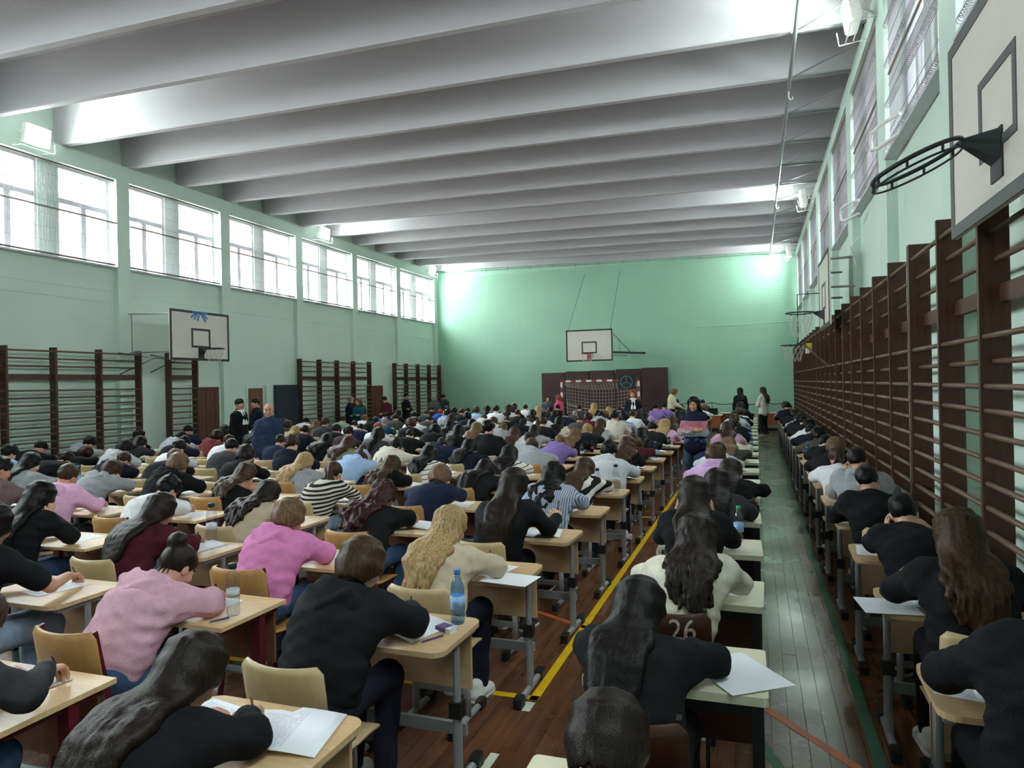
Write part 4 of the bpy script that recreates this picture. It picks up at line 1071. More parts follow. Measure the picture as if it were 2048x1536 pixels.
def shoe_mesh(h=.008):
    Fd = Field((-.08, -.12, -.03), (.08, .22, .16), h)
    Fd.cone((0, -.045, .045), (0, .02, .06), .042, .040, .02).cone((0, .02, .05), (0, .13, .03), .040, .036, .03, 1.15).cone((0, -.03, .06), (0, -.03, .10), .040, .042, .02)
    Fd.plane((0, 0, 0.0), (0, 0, 1)); return Fd.mesh('shoe')
def sole_mesh():
    Fd = Field((-.08, -.13, -.03), (.08, .22, .06), .008); Fd.cone((0, -.04, .012), (0, .13, .012), .046, .043, .01, 1.0); Fd.plane((0, 0, .024), (0, 0, -1)); Fd.plane((0, 0, 0), (0, 0, 1)); return Fd.mesh('sole')
# ------------------------------------------------------------------ hair
def hair_mesh(J, style, h, seed=0, length=.42, hooded=False):
    rg = random.Random(seed*77+5); c, f, r, u, nb, sp, b, pel = (J[k] for k in ('c', 'f', 'r', 'u', 'nb', 'sp', 'b', 'pel')); ax = (r, f, u)
    dn = np.array([0, 0, -1.]); longish = style in ('L', 'W', 'K', 'M', 'Y')
    ext = length+.05 if longish else .16
    lo = np.minimum(c-.24, c-np.array([.30, .75, ext+.16])); hi = c+np.array([.26, .26, .24])
    Fd = Field(lo, hi, h); fine = h < .015
    n = nrm(u*.835-f*.55)
    if style in ('S', 'F', 'D'):
        gr = {'S': .010, 'F': .026, 'D': .016}[style]
        Fd.ell(c+u*(.032+gr*.35)-f*.012, (.078+gr*.8, .098+gr*.7, .092+gr), ax, 0)
        if style == 'F': Fd.ell(c+u*.075+f*.045, (.07, .06, .045), ax, .03)
        Fd.noise(.0028 if style != 'F' else .0085, (58, 51, 63), seed+.5); Fd.noise(.0022 if style != 'F' else .004, (133, 121, 141), seed+1.5)
        Fd.plane(c-n*(.012 if style == 'S' else .02), n)
        for sx in (-1, 1): Fd.ell(c+r*sx*.088-f*.002-u*.030, (.03, .03, .036), ax, .01, 'sub')
        return Fd.mesh('hair')
    if style == 'X':     # bald crown, thin fringe
        Fd.ell(c+u*.02-f*.012, (.079, .098, .088), ax, 0); Fd.plane(c-n*.03, n); Fd.plane(c+u*.01, -u); return Fd.mesh('hair')
    Fd.ell(c+u*.036-f*.012, (.089, .108, .099) if style in 'BP' else (.084, .103, .094), ax, 0)
    if style in ('B', 'P'):
        Fd.noise(.002, (60, 55, 60), seed+.3); n2 = nrm(u*.72-f*.69); Fd.plane(c-n2*.022, n2)
        if style == 'B':
            p = c+u*.115-f*.095; Fd.ell(p, (.058, .048, .052), ax, .012)
            for i in range(7): a = i*.9; Fd.cone(p+r*.03*math.cos(a)+u*.03*math.sin(a), p+r*.035*math.cos(a+1.6)+u*.035*math.sin(a+1.6)-f*.015, .018, .016, .008)
            for i in range(4): Fd.cone(c-f*.085-u*.04+r*(i-1.5)*.03, c-f*.09-u*.085+r*(i-1.5)*.04, .008, .003, .006)
        else:
            p = c-f*.105+u*.03; Fd.ell(p, (.024, .022, .024), ax, .01)
            for i in range(6):
                o = np.array([rg.uniform(-.03, .03), rg.uniform(-.02, .02), 0]); q1 = p-f*.035+dn*.06+o*.7; q2 = q1+dn*.1+b*.02+o; q3 = q2+dn*.09+o*.6
                Fd.path([p, q1, q2, q3], [.022, .022, .018, .006], .010)
        for sx in (-1, 1): Fd.ell(c+r*sx*.09-f*.002-u*.016, (.025, .026, .034), ax, .01, 'sub')
        return Fd.mesh('hair')
    # hanging hair: locks from the crown over the sides and down the back
    n2 = nrm(u*.6-f*.8); crown = c+u*.105-f*.03
    D0 = Fd.D.copy()
    X, Y, Z = Fd.ax[0][:, None, None], Fd.ax[1][None, :, None], Fd.ax[2][None, None, :]
    pl = (X-c[0])*n2[0]+(Y-c[1])*n2[1]+(Z-c[2])*n2[2]+.028
    Fd.D = np.maximum(D0, -pl).astype(np.float32)
    NL = {'L': 19, 'W': 17, 'K': 22, 'M': 17, 'Y': 19}[style] if fine else {'L': 15, 'W': 14, 'K': 15, 'M': 13, 'Y': 15}[style]
    ln0 = {'M': .17}.get(style, length); spread = {'L': .135, 'W': .16, 'K': .19, 'M': .11, 'Y': .165}[style]
    rad = {'L': .019, 'W': .020, 'K': .021, 'M': .020, 'Y': .021}[style]*(1.0 if fine else 1.35); kk = (.016 if style in 'LM' else .007) if fine else .016
    LEN = float(np.linalg.norm(nb-pel)); lift = .055 if hooded else .0
    for i in range(NL):
        t = -1+2*i/(NL-1); ang = t*math.radians(118)+rg.uniform(-.05, .05); dr = -f*math.cos(ang)+r*math.sin(ang)
        hc_ = c+u*.03-f*.012; rh = .094+.012*max(0, math.cos(ang)); lx = u*.098
        E_ = lambda el: hc_+dr*rh*math.cos(math.radians(el))+lx*math.sin(math.radians(el))
        p0 = E_(84); pA = E_(56); p1 = E_(26); p2 = E_(-16)
        ln = ln0*rg.uniform(.86, 1.06)*(1-.12*abs(t))
        # descend: first by gravity to the shoulders, then lie on the back
        pts = [p0, pA, p1, p2]; rs = [rad*.8, rad*.95, rad, rad]; steps = 7; ph = rg.uniform(0, 6.3); side = rg.uniform(-1, 1)
        am = {'L': .005, 'W': .016, 'K': .024, 'M': .005, 'Y': .012}[style]; fr = {'L': 3, 'W': 9, 'K': 15, 'M': 3, 'Y': 7}[style]
        if abs(t) > .8: ln *= .5
        ln *= 1-.22*abs(t)**1.5
        nape = nb+sp*.05+b*(.085+.02*math.cos(ang))+np.array([spread*t*.62, 0, 0]); nape = lerp(nape, p2+dn*.06, .25)
        if style == 'M':
            for k in range(1, 4): pts.append(lerp(p2, nape, k/3*.9)+np.array([side*.006, 0, 0])); rs.append(rad*(1-.22*k))
        else:
            pts.append(nape); rs.append(rad)
            for k in range(1, steps+1):
                s = k/steps; dist = ln*s; uu = min(dist/LEN, 1.2)
                off = float(np.interp(uu, [0, .12, .32, .67, 1.0, 1.2], [.125, .165, .212, .192, .165, .16]))+lift*max(0, 1-uu/.45)
                xx = nape[0]+(spread*t*(.30-.22*s))*min(1, s*2)+am*math.sin(ph+fr*s)+side*.006*s
                fall = max(.15, 1-((xx-nb[0])/.23)**2)
                q = nb-sp*dist+b*(off*(.45+.55*math.sqrt(fall))+am*.5*math.cos(ph*1.3+fr*s)); q = np.array([xx, q[1], q[2]])
                pts.append(q); rs.append(rad*(1.05-.45*max(0, s-.5)/.5))
        Fd.path(pts, rs, kk)
    if fine:
        PX, PY, PZ = X-c[0], Y-c[1], Z-c[2]
        an = np.arctan2(PX*r[0]+PY*r[1]+PZ*r[2], -(PX*f[0]+PY*f[1]+PZ*f[2]))
        ka = .55 if style in 'LM' else 1.0; Fd.D = (Fd.D+ka*.0020*np.sin(58*an+2.2*np.sin(17*PZ+seed))+ka*.0016*np.sin(97*an+1.5*np.sin(23*PZ))).astype(np.float32)
    if style == 'K': Fd.noise(.007, (61, 57, 66), seed+.4)
    elif style == 'W' or style == 'Y': Fd.noise(.0028, (48, 41, 36), seed+.4)
    return Fd.mesh('hair')
# ------------------------------------------------------------------ materials of people
M_SKIN = mat('skin', '#c9977f', .5, .06, 12, objcol=True); M_LIPS = mat('lips', '#9c5a52', .45); M_EYEW = mat('eye_dark', '#3a2a24', .3); M_BROW = mat('brow', '#3a2a22', .7)
M_CLOTH = mat('cloth', '#888888', .85, .08, 26, bump=.25, bscale=160, objcol=True, spec=.2)
M_DENIM = mat('trouser_cloth', '#445566', .85, .16, 18, bump=.2, bscale=120, objcol=True, spec=.2)
M_SHOE = mat('shoe_upper', '#888888', .6, objcol=True); M_SOLE = mat('shoe_sole', '#d5d2cb', .6)
def hair_material():
    m = mat('hair_strands', '#222222', .42, .55, 3.0, (34, 34, 2.0), .2, 7, objcol=True, spec=.2); return m
M_HAIR = hair_material()
def stripe_mat(name, ca, cb, freq, duty, axis=2, warp=.15):
    m = bpy.data.materials.new(name); m.use_nodes = True; nt = m.node_tree; b = nt.nodes['Principled BSDF']; L = nt.links; MATS[name] = m
    tc = nt.nodes.new('ShaderNodeTexCoord'); sx = nt.nodes.new('ShaderNodeSeparateXYZ'); L.new(tc.outputs['Object'], sx.inputs[0])
    a = nt.nodes.new('ShaderNodeMath'); a.operation = 'MULTIPLY'; a.inputs[1].default_value = freq; L.new(sx.outputs[axis], a.inputs[0])
    y = nt.nodes.new('ShaderNodeMath'); y.operation = 'MULTIPLY_ADD'; y.inputs[1].default_value = freq*-warp; L.new(sx.outputs[1], y.inputs[0]); L.new(a.outputs[0], y.inputs[2])
    fr_ = nt.nodes.new('ShaderNodeMath'); fr_.operation = 'FRACT'; L.new(y.outputs[0], fr_.inputs[0])
    g_ = nt.nodes.new('ShaderNodeMath'); g_.operation = 'LESS_THAN'; g_.inputs[1].default_value = duty; L.new(fr_.outputs[0], g_.inputs[0])
    mx = nt.nodes.new('ShaderNodeMix'); mx.data_type = 'RGBA'; mx.inputs[6].default_value = (*lin(ca), 1); mx.inputs[7].default_value = (*lin(cb), 1)
    L.new(g_.outputs[0], mx.inputs[0]); L.new(mx.outputs[2], b.inputs['Base Color']); b.inputs['Roughness'].default_value = .85; b.inputs['Specular IOR Level'].default_value = .2
    return m
M_ST1 = stripe_mat('stripes_black_cream', '#cfc7bb', '#1f1d1f', 26, .5); M_ST2 = stripe_mat('stripes_thin', '#e6e1d8', '#1d1c1f', 19, .17)
M_ST3 = stripe_mat('pinstripes_blue', '#b4bccb', '#5c6a86', 70, .42, 0, 0); M_ST4 = stripe_mat('stripes_broad', '#ddd8d0', '#17181b', 9, .45, 2, .5)
M_ST5 = stripe_mat('stripes_fine', '#d8d4cf', '#46434a', 34, .4)
def patch_mat(name, ca, cb, sc):
    m = mat(name, ca, .85); nt = m.node_tree; b = nt.nodes['Principled BSDF']; nz = nt.nodes.new('ShaderNodeTexVoronoi'); nz.inputs['Scale'].default_value = sc
    cr = nt.nodes.new('ShaderNodeValToRGB'); cr.color_ramp.interpolation = 'CONSTANT'; cr.color_ramp.elements[0].color = (*lin(ca), 1); cr.color_ramp.elements[1].color = (*lin(cb), 1); cr.color_ramp.elements[1].position = .35
    tc = nt.nodes.new('ShaderNodeTexCoord'); nt.links.new(tc.outputs['Object'], nz.inputs['Vector']); nt.links.new(nz.outputs['Distance'], cr.inputs[0]); nt.links.new(cr.outputs[0], b.inputs['Base Color']); return m
M_PLAID = patch_mat('patterned_red', '#7d2c30', '#c9a49a', 22); M_WPAT = patch_mat('patterned_white', '#dfe0e4', '#9aa3b5', 16)
# ------------------------------------------------------------------ seats: files (columns) and rows
FILES = [('D', .93, 'file against wall bars'), ('C', -.36, 'file along open aisle'), ('B1', -1.72, 'file beside yellow line')]
FILES += [('B%d' % i, x, '%s file from yellow line' % ORD[i]) for i, x in ((2, -2.93), (3, -4.12), (4, -5.27), (5, -6.4), (6, -7.52), (7, -8.63), (8, -9.72), (9, -10.75), (10, -11.75))]
PITCH = 1.12; NROW = 20
def back_edge(fi, k): return 2.2+PITCH*k-(.05 if FILES[fi][0] == 'C' else 0)
HAIRC = dict(k='#0e0b0a', d='#211712', b='#3d2a1e', l='#6b5139', y='#a2845a', r='#8a4426', m='#35191a', g='#8f8a84')
CLC = dict(black='#15161a', navy='#1d2440', dnavy='#191c2a', white='#e3e4e8', cream='#d9d3c2', grey='#a3a5aa', lgrey='#c0c2c8', dgrey='#3a3b40', pink='#e3b0d0', hotpink='#dd86bd', rose='#d8a9bb', lilac='#c9a3cf',
           purple='#8a73b5', maroon='#4a1825', red='#6d1f2b', brown='#6e5f5e', olive='#4b4a42', green='#7f9a86', blue='#2d55a8', teal='#1f4a66', lblue='#a3bfe2', beige='#c3b49c', plum='#3b2a33', rust='#7a3b3a', tan='#8f8370', magenta='#e05a86', jeans='#3e5678', ljeans='#8fa3b8')
WORD = dict(black='black', navy='navy', dnavy='dark navy', white='white', cream='cream', grey='grey', lgrey='pale grey', dgrey='charcoal', pink='pink', hotpink='bright pink', rose='dusty pink', lilac='lilac', purple='purple', maroon='maroon', red='dark red', brown='mauve brown',
            olive='olive', green='sage green', blue='blue', teal='teal', lblue='light blue', beige='beige', plum='plum', rust='rust red', tan='tan', st1='black and cream striped', st2='white thin-striped', st3='blue pinstriped', st4='black and white broad-striped', st5='fine-striped', plaid='red patterned', wpat='white patterned')
SPM = dict(st1=M_ST1, st2=M_ST2, st3=M_ST3, st4=M_ST4, st5=M_ST5, plaid=M_PLAID, wpat=M_WPAT)
KIND = dict(h='hoodie', s='sweater', t='t-shirt', j='jacket', n='strappy top', p='shirt')
STUD = """
320 1345 L d s black w|665 1080 L b h black w|895 1020 Y y s beige w|1012 938 L d s black o|1098 927 W k s st3 f|1143 920 L b s st4 w|1219 885 F k h lgrey f|1247 877 K b t black r|1258 877 M b s maroon f|1283 859 L k s black f|1298 844 S k s black w|1315 836 M d s red w|1328 840 L y s pink w|1348 838 L b s pink f
275 1105 B d h rose w|561 1005 L l h hotpink w|757 967 K m t black w|863 935 M l s navy r|907 924 L k s black w|984 895 W k s st2 w|1047 878 D b h grey f|1097 871 P l h purple f|1131 860 W l s black f|1159 850 F y s black f|1186 840 L b s lgrey w
277 994 L d s maroon w|460 964 W d s beige w|643 927 P b s st1 r|710 917 W b s black f|823 895 W k s st2 f|876 877 S d h navy f|953 847 Y l j beige w|999 848 F l h grey w|1042 838 S d h black w|1078 836 S b s black f|1108 836 W k s cream w|1160 830 S b s olive f|1176 828 M m s red f|1204 825 F k h grey w|1229 823 S d h cream f|1248 826 M k s wpat f|1266 821 S b t white f|1290 817 L d s lilac f|1314 808 S k s black w|1323 823 L k s black f|1334 801 S d s purple w|1351 806 S k s purple f|1362 822 S k t white w
-60 1185 S b s dgrey w|20 1002 L k t black w|305 957 F k t white w|450 929 W b n black f|557 908 W y s grey w|656 900 B b h lblue f|764 880 F k h cream f|832 860 S k j black w|921 852 L k s black w|987 842 F k s black f|1021 834 S b s black f|1055 835 S b h lgrey w|1065 821 L k s black f|1129 824 S k s navy f|1149 825 S g j olive w|1219 816 W y s grey f
86 964 L k s black r|236 925 L b h grey r|400 910 M l h black w|514 893 M d s black f|700 876 W b s tan f|769 858 L k s dgrey w|870 851 M k s black f|863 851 S k s dgrey f|895 844 W k s st5 w|973 830 S b h cream f|995 836 M b h cream f|1038 820 S b s black f|1102 815 M k s black f|1199 807 L y s black f
109 926 S b h pink w|266 906 S b h dnavy f|463 879 D k t dgrey f|575 870 S d s navy w|617 872 F b h dnavy w|645 872 W k s black f|716 849 S k s navy w|690 854 F d s plum f|758 849 F r s white f|827 836 S d h white b|845 838 M b s black f|910 830 L d s black f|939 826 M k s dnavy f|1019 811 L d s white w|1078 814 L y s grey f|1114 810 S k s black f|1143 810 S b s dgrey f
17 916 F k h brown w|105 906 F d s black r|170 900 M m h black f|374 884 F k p white w|468 870 S b p white w|475 855 L k s black f|586 855 L y s navy f|607 851 S k s dnavy w|629 848 L l s tan f|714 842 S k s white f|757 838 S g s teal f|799 829 S d s olive w|975 812 L d s black f|991 812 L k s black f|1053 810 S k s white f|1131 803 M d s navy f
23 892 F k s lblue w|101 884 S k j black l|170 876 F k h grey w|246 882 M k h lgrey f|281 875 L d s dgrey r|365 873 S k j dnavy f|355 864 S d h lgrey f|725 832 F l s white f|852 820 S b j dgrey f|880 820 S r h blue f|896 820 F k h wpat f|909 816 M d s black f|925 817 S b j black f|955 814 M b s lblue f|934 816 S k s dnavy f|1027 808 M b s black f|1067 802 L y s grey f
199 867 S k s black w|273 861 F k s black f|344 845 F k s plaid w|653 836 F b s dgrey w|694 832 S d s green w|780 825 S d s blue f|867 812 S b s black f|897 812 S b s rose f|603 836 S k s white w|400 851 S k s navy w|430 862 M d h rust w|500 850 S k s white w|913 808 S k s black f|923 807 S k s black f|1018 805 S k j white f
1200 1435 M d s black w|1245 1180 L k s black w|1375 1032 W d s cream w|1391 955 L d s black b|1467 923 L d s black w|1422 897 M b h lilac f|1441 889 F d h lgrey f|1457 879 L l s olive w|1466 872 S d h cream w|1456 845 L b t pink w|1448 842 S k s black f|1470 830 L b s grey w|1472 822 S d h lgrey f|1475 812 M d s black f|1483 808 L k s black f|1480 798 L k s black f
2130 1090 S k h black w|1960 1020 W b s black w|1840 997 S k t black l|1742 932 S k s black w|1743 895 S k h grey l|1678 898 P b t white w|1655 872 S k s black w|1627 850 S k s dnavy f|1614 820 M d s black f|1604 832 S k s black w|1592 808 S k t grey w|1566 804 M b s purple f|1570 798 S k s black f|1562 790 S k s olive f
"""
ents = []
for line_ in STUD.strip().split('\n'):
    for t in line_.split('|'):
        a = t.split(); ents.append((float(a[0]), float(a[1]), *a[2:]))
HEADOFF = .30
cells = {}
def cell_fit(x, y):
    best = []
    for fi, (nm, X, _) in enumerate(FILES):
        for k in range(NROW):
            Yh = back_edge(fi, k)-.72+HEADOFF; p = at_y(x, y, Yh)
            if abs(p.x-X) < .62 and .98 < p.z < 1.42: best.append((abs(p.x-X)*1.0+abs(p.z-1.19)*3.2, fi, k, p))
    best.sort(key=lambda q: q[0]); return best
ents.sort(key=lambda e: -e[1])
lost = []
for e in ents:
    for cst, fi, k, p in cell_fit(e[0], e[1]):
        if (fi, k) not in cells: cells[(fi, k)] = dict(e=e, x=max(-.11, min(.11 if fi else .0, p.x-FILES[fi][1])), z=p.z); break
    else: lost.append(e)
if lost: print('UNPLACED', len(lost), [(e[0], e[1]) for e in lost])
# fill the seats that nobody was read for
frng = random.Random(11)
MAXROW = {'B10': 14, 'B9': 17, 'B8': 19, 'D': 19, 'C': 19}
def px_of(p):
    d = V(p)-V((0, 0, H_CAM)); t = d.dot(CF); return (1024+FPX*d.dot(CR)/t, 768-FPX*d.dot(CU)/t, t) if t > .1 else (-9e9, 0, -1)
for fi, (nm, X, _) in enumerate(FILES):
    for k in range(NROW):
        if (fi, k) in cells or k >= MAXROW.get(nm, 20): continue
        sx, sy, tt = px_of((X, back_edge(fi, k)-.45, 1.15))
        if tt < 0 or sx < 10 or sx > 2040 or sy > 1500: continue
        if k < 3: continue
        e = (sx, sy, frng.choice('SSSSFFDMLLLW'), frng.choice('kkkddbbl'), frng.choice('ssshhj'), frng.choice(['black', 'black', 'dnavy', 'navy', 'dgrey', 'grey', 'white', 'olive', 'black']), frng.choice('wwffr'))
        cells[(fi, k)] = dict(e=e, x=frng.uniform(-.06, .06), z=frng.uniform(1.12, 1.2))
# ------------------------------------------------------------------ people
ZV = (1.33, 1.26, 1.19, 1.12, 1.05); BOW = {1.33: .22, 1.26: .36, 1.19: .54, 1.12: .72, 1.05: .9}
MESH = {}
def cached(key, fn):
    if key not in MESH: MESH[key] = fn()
    return MESH[key]
POSE = {}
def pose(zv, arms, lean):
    key = (zv, arms, lean)
    if key not in POSE: POSE[key] = seated(zv, BOW[zv], arms, lean=lean*.5, hyaw=-lean*.2, tilt=lean*.18, legs=1 if arms == 'w' else 0)
    return POSE[key]
SKINS = ('#c99a83', '#d2a58d', '#bf8d74', '#c8957b')
SHO = [cached(('shoe',), shoe_mesh), cached(('sole',), sole_mesh)]
def add_shoes(root, J, col, solec=M_SOLE):
    for s in 'LR':
        a, t = J['an'+s], J['to'+s]; ang = math.atan2(-(t[0]-a[0]), t[1]-a[1])
        o = put('shoe', SHO[0], M_SHOE, root, (a[0], a[1]-.02, .0), (0, 0, ang), col); put('sole', SHO[1], solec, o)
def dress(root, J, key, h, hair, hc, top, tcol, trous, seed, bulk=1.0, skin=None, shoes=True, loose=None, hlen=.42, short=0., hkey=None, shoecol=None, face=False):
    rg = random.Random(seed); sk = skin or SKINS[seed % 4]
    put('body', cached(('body', key, h, bulk > 1.1, face), lambda: body_mesh(J, h, bulk, face)), None, root, color=sk)
    lo = loose or {'h': 1.1, 's': 1.0, 't': 1.02, 'j': 1.08, 'n': .97, 'p': 1.02}[top]
    kind = {'t': 'short', 'n': 'tank'}.get(top, 'long')
    m = SPM.get(tcol, M_CLOTH); nm = {'h': 'hoodie', 's': 'sweater', 't': 'tshirt', 'j': 'jacket', 'n': 'strap_top', 'p': 'shirt'}[top]
    t = put(nm, cached(('top', key, h, kind, lo, bulk), lambda: top_mesh(J, h*1.1, kind, bulk, lo, ph=1+seed % 5)), m, root, color=CLC.get(tcol, '#888888'))
    if top == 'h': put('hood', cached(('hood', key, h), lambda: hood_mesh(J, h*.8)), m, t, color=CLC.get(tcol, '#888888'))
    if top == 'h' and hair in 'LWY': hair = 'M'
    put('trousers', cached(('tr', key, h, bulk > 1.1, short), lambda: trousers_mesh(J, max(h*1.3, .018), bulk, 1.0, short)), M_DENIM, root, color=CLC[trous])
    if hair != '0': put('hair', cached(('hair', key, h, hair, hkey, hlen, top == 'h'), lambda: hair_mesh(J, hair, h*.8, seed % 7, hlen, top == 'h')), M_HAIR, root, color=HAIRC[hc])
    if shoes: add_shoes(root, J, shoecol or rg.choice(['#d8d6d2', '#1d1d20', '#e2e0dc', '#3a3636']), M_SOLE)
    return root
POSEW = dict(w='writing', f='bent over folded arms', r='leaning head on hand', l='leaning head on hand', b='holding head in both hands', o='writing with pen raised')
SEATS = []; used_lab = {}
NEARP = {}
for (fi, k), cdat in sorted(cells.items(), key=lambda q: -q[0][1]):
    e = cdat['e']; nm, X, fphrase = FILES[fi]; hair, hc, top, tcol, arms = e[2:7]
    zt = min(max(cdat['z'], 1.03), 1.36); zv = min(ZV, key=lambda q: abs(q-zt))
    if k < 4 and nm != 'D' and zv < 1.12: zv = 1.12
    h = .012 if k <= 2 else (.015 if k <= 5 else .025)
    lean = 0 if k > 10 else (-1, 0, 0, 1)[(k*3+fi*5) % 4]
    if arms == 'r': lean = 1
    if arms == 'l': lean = -1
    if k > 9: zv = min((1.26, 1.19, 1.12), key=lambda q: abs(q-zt)); lean = 0 if arms not in 'rl' else lean
    J = pose(zv, arms, lean); key = (zv, arms, lean); seed = fi*31+k*7
    rowp = '%s row from goal' % ORD[NROW-k] if NROW-k > 0 else ''
    ys = max(back_edge(fi, k)-.745-(J['c'][1]-HEADOFF)*.5, back_edge(fi, k)-.765)
    root = empty('person', (X+cdat['x']-J['c'][0]*.6, ys, 0), frng.uniform(-.09, .09) if k > 0 else 0)
    sc = min(max(zt/zv, .988), 1.04); root.scale = (sc,)*3
    lab = 'seated person in %s %s %s, %s, %s' % (WORD[tcol], KIND[top], POSEW[arms], rowp, fphrase)
    wds = lab.split()
    if len(wds) > 16: lab = 'person in %s %s, %s, %s' % (WORD[tcol], KIND[top], rowp, fphrase)
    tag(root, lab, 'person', 'seated exam takers')
    trous = ('black', 'jeans', 'jeans', 'black', 'dgrey', 'ljeans', 'dnavy')[seed % 7]
    bulk = 1.18 if tcol == 'st3' else (.96 if hair in 'LWKMYBP' else 1.04)
    dress(root, J, key, h, hair, hc, top, tcol, trous, seed, bulk, shoes=k < 9, hlen=(.38 if hair in 'LY' else .33) if k < 7 else .3)
    NEARP[(fi, k)] = (root, J, top, tcol)
    SEATS.append((fi, k, X, ys))
# ------------------------------------------------------------------ desks, chairs, papers for every seat
def seat_phrase(fi, k): return '%s row from goal, %s' % (ORD[NROW-k], FILES[fi][2])
DK = {'A': 'oak laminate desk with grey adjustable legs', 'B': 'light wood desk with maroon legs', 'C': 'cream topped desk with black legs'}
CK = {'A': 'cream plywood chair with grey frame', 'B': 'beech chair with maroon frame', 'C': 'dark brown plywood chair with black frame'}
def kinds(fi, k):
    nm = FILES[fi][0]
    if nm == 'C': return 'C', 'C'
    if nm == 'B2' and k < 12: return 'B', 'B'
    if nm == 'B4' and k < 7: return 'B', 'B'
    if nm == 'B3' and k == 5: return 'B', 'B'
    return 'A', 'A'
extra = [(3, 0)]
allseats = [(fi, k) for fi, k, _, _ in SEATS]+[q for q in extra if q not in cells]
prng2 = random.Random(21)
DESKS = {}
for fi, k in allseats:
    dk, ck = kinds(fi, k); X = FILES[fi][1]; yb = back_edge(fi, k); near = k <= 8
    rz = prng2.uniform(-.03, .03); ph = seat_phrase(fi, k)
    DESKS[(fi, k)] = desk(dk, X+.02, yb-.25, rz, near, '%s, %s' % (DK[dk], ph), 'exam desks')
    if (fi, k) in cells:
        r = NEARP[(fi, k)][0]
        chair(ck, r.location.x, yb-.73, r.rotation_euler.z*.5+prng2.uniform(-.03, .03), near, '%s, %s' % (CK[ck], ph), 'exam chairs')
    if k <= 14:
        arms = cells[(fi, k)]['e'][6] if (fi, k) in cells else 'w'
        bk = prng2.random() < .55
        o = put('exam_sheet', F['booklet'] if bk else F['paper'], M_PRINT if (fi*7+k) % 3 else M_PAPER, None, (X+prng2.uniform(-.02, .12), yb-.22+prng2.uniform(-.02, .03), .7512 if not bk else .7505), (0, 0, prng2.uniform(-.35, .35)))
        tag(o, '%s on desk, %s' % ('open white exam booklet' if bk else 'white exam sheet', ph), 'paper', 'exam papers on desks')
        if prng2.random() < .5 and k <= 10:
            o = put('draft_sheet', F['paper'], M_PRINT, None, (X-.2+prng2.uniform(-.03, .03), yb-.2, .7509), (0, 0, prng2.uniform(-.3, .3)))
            tag(o, 'second loose draft sheet on desk, %s' % ph, 'paper', 'exam papers on desks')
# ------------------------------------------------------------------ standing adults and invigilators
def band_mat():
    m = bpy.data.materials.new('sweater_bands'); m.use_nodes = True; nt = m.node_tree; b = nt.nodes['Principled BSDF']; L = nt.links
    tc = nt.nodes.new('ShaderNodeTexCoord'); sx = nt.nodes.new('ShaderNodeSeparateXYZ'); L.new(tc.outputs['Object'], sx.inputs[0])
    mr = nt.nodes.new('ShaderNodeMapRange'); mr.inputs[1].default_value = .7; mr.inputs[2].default_value = 1.7; L.new(sx.outputs[2], mr.inputs[0])
    cr = nt.nodes.new('ShaderNodeValToRGB'); cr.color_ramp.interpolation = 'CONSTANT'; el = cr.color_ramp.elements
    el[0].position = 0; el[0].color = (*lin('#1a1d30'), 1); el[1].position = .56; el[1].color = (*lin('#1a1d30'), 1)
    for pz, cc in ((.29, '#9aa0a8'), (.40, '#b0717d')):
        q = el.new(pz); q.color = (*lin(cc), 1)
    L.new(mr.outputs[0], cr.inputs[0]); L.new(cr.outputs[0], b.inputs['Base Color']); b.inputs['Roughness'].default_value = .9; b.inputs['Specular IOR Level'].default_value = .15
    MATS['sweater_bands'] = m; return m
SPM['bands'] = band_mat(); WORD['bands'] = 'banded'
CLC.update(inkjacket='#2a3b56', suit='#131418', tealj='#1c5258', burg='#561c28', coat='#1c191d', jade='#2a3f42', straw='#d3cdaa', ash='#55585c', offwhite='#d5d3cc')
def adult(x, y, t, ht, rz, arms, hair, hc, top, col, trous, label, hyaw=0., bow=.05, lean=0., bulk=1.0, wide=1.0, h=.016, scarf=None, face=True, hlen=.38, skin=None):
    p = at_t(x, y, t); J = standing(ht, arms, hyaw, bow, lean, wide); key = ('ad', x)
    root = empty('person', (p.x, p.y, 0), rz); tag(root, label, 'person', None)
    dress(root, J, key, h, hair, hc, top, col, trous, int(x) % 97, bulk, face=face, hlen=hlen, skin=skin, shoecol='#1b1a1c')
    if scarf:
        nb, f = J['nb'], np.array([0, 1., 0]); Fd = Field(nb-.3, nb+.3, .012)
        for i in range(10):
            a = 2*math.pi*i/10; a2 = 2*math.pi*(i+1)/10
            Fd.cone(nb+np.array([.075*math.sin(a), .075*math.cos(a)+.01, .01]), nb+np.array([.075*math.sin(a2), .075*math.cos(a2)+.01, .01]), .028, .028, .01)
        for sx in (-.02, .03): Fd.cone(nb+np.array([sx, .095, 0]), nb+np.array([sx*1.6, .165, -.27]), .026, .034, .01)
        put('scarf', Fd.mesh('scarf'), M_CLOTH, root, color=scarf)
    return root, J
R = math.radians
adult(1388, 798, 12.1, 1.66, R(158), 'x', 'W', 'k', 's', 'bands', 'jeans', 'woman in navy, pink and grey banded sweater standing with crossed arms on yellow line'.replace('woman', 'person'), hyaw=-.25, bulk=1.06, h=.0125, hlen=.14)
adult(536, 810, 12.0, 1.72, R(-120), 'd', '0', 'k', 'j', 'inkjacket', 'black', 'person in dark blue padded jacket standing between desk files, looking over shoulder', hyaw=.5, bulk=1.08, wide=1.05, h=.0125, skin='#c78f78')
adult(478, 801, 15.2, 1.77, R(-88), 'd', 'S', 'k', 'j', 'suit', 'suit', 'person in black suit and white shirt standing near brown door', h=.015, scarf='#e6e6e8', bulk=1.05)
adult(512, 799, 16.4, 1.76, R(150), 'h', 'S', 'd', 'j', 'dnavy', 'black', 'person in dark jacket with phone at ear beside the suited one', h=.015, bow=.1)
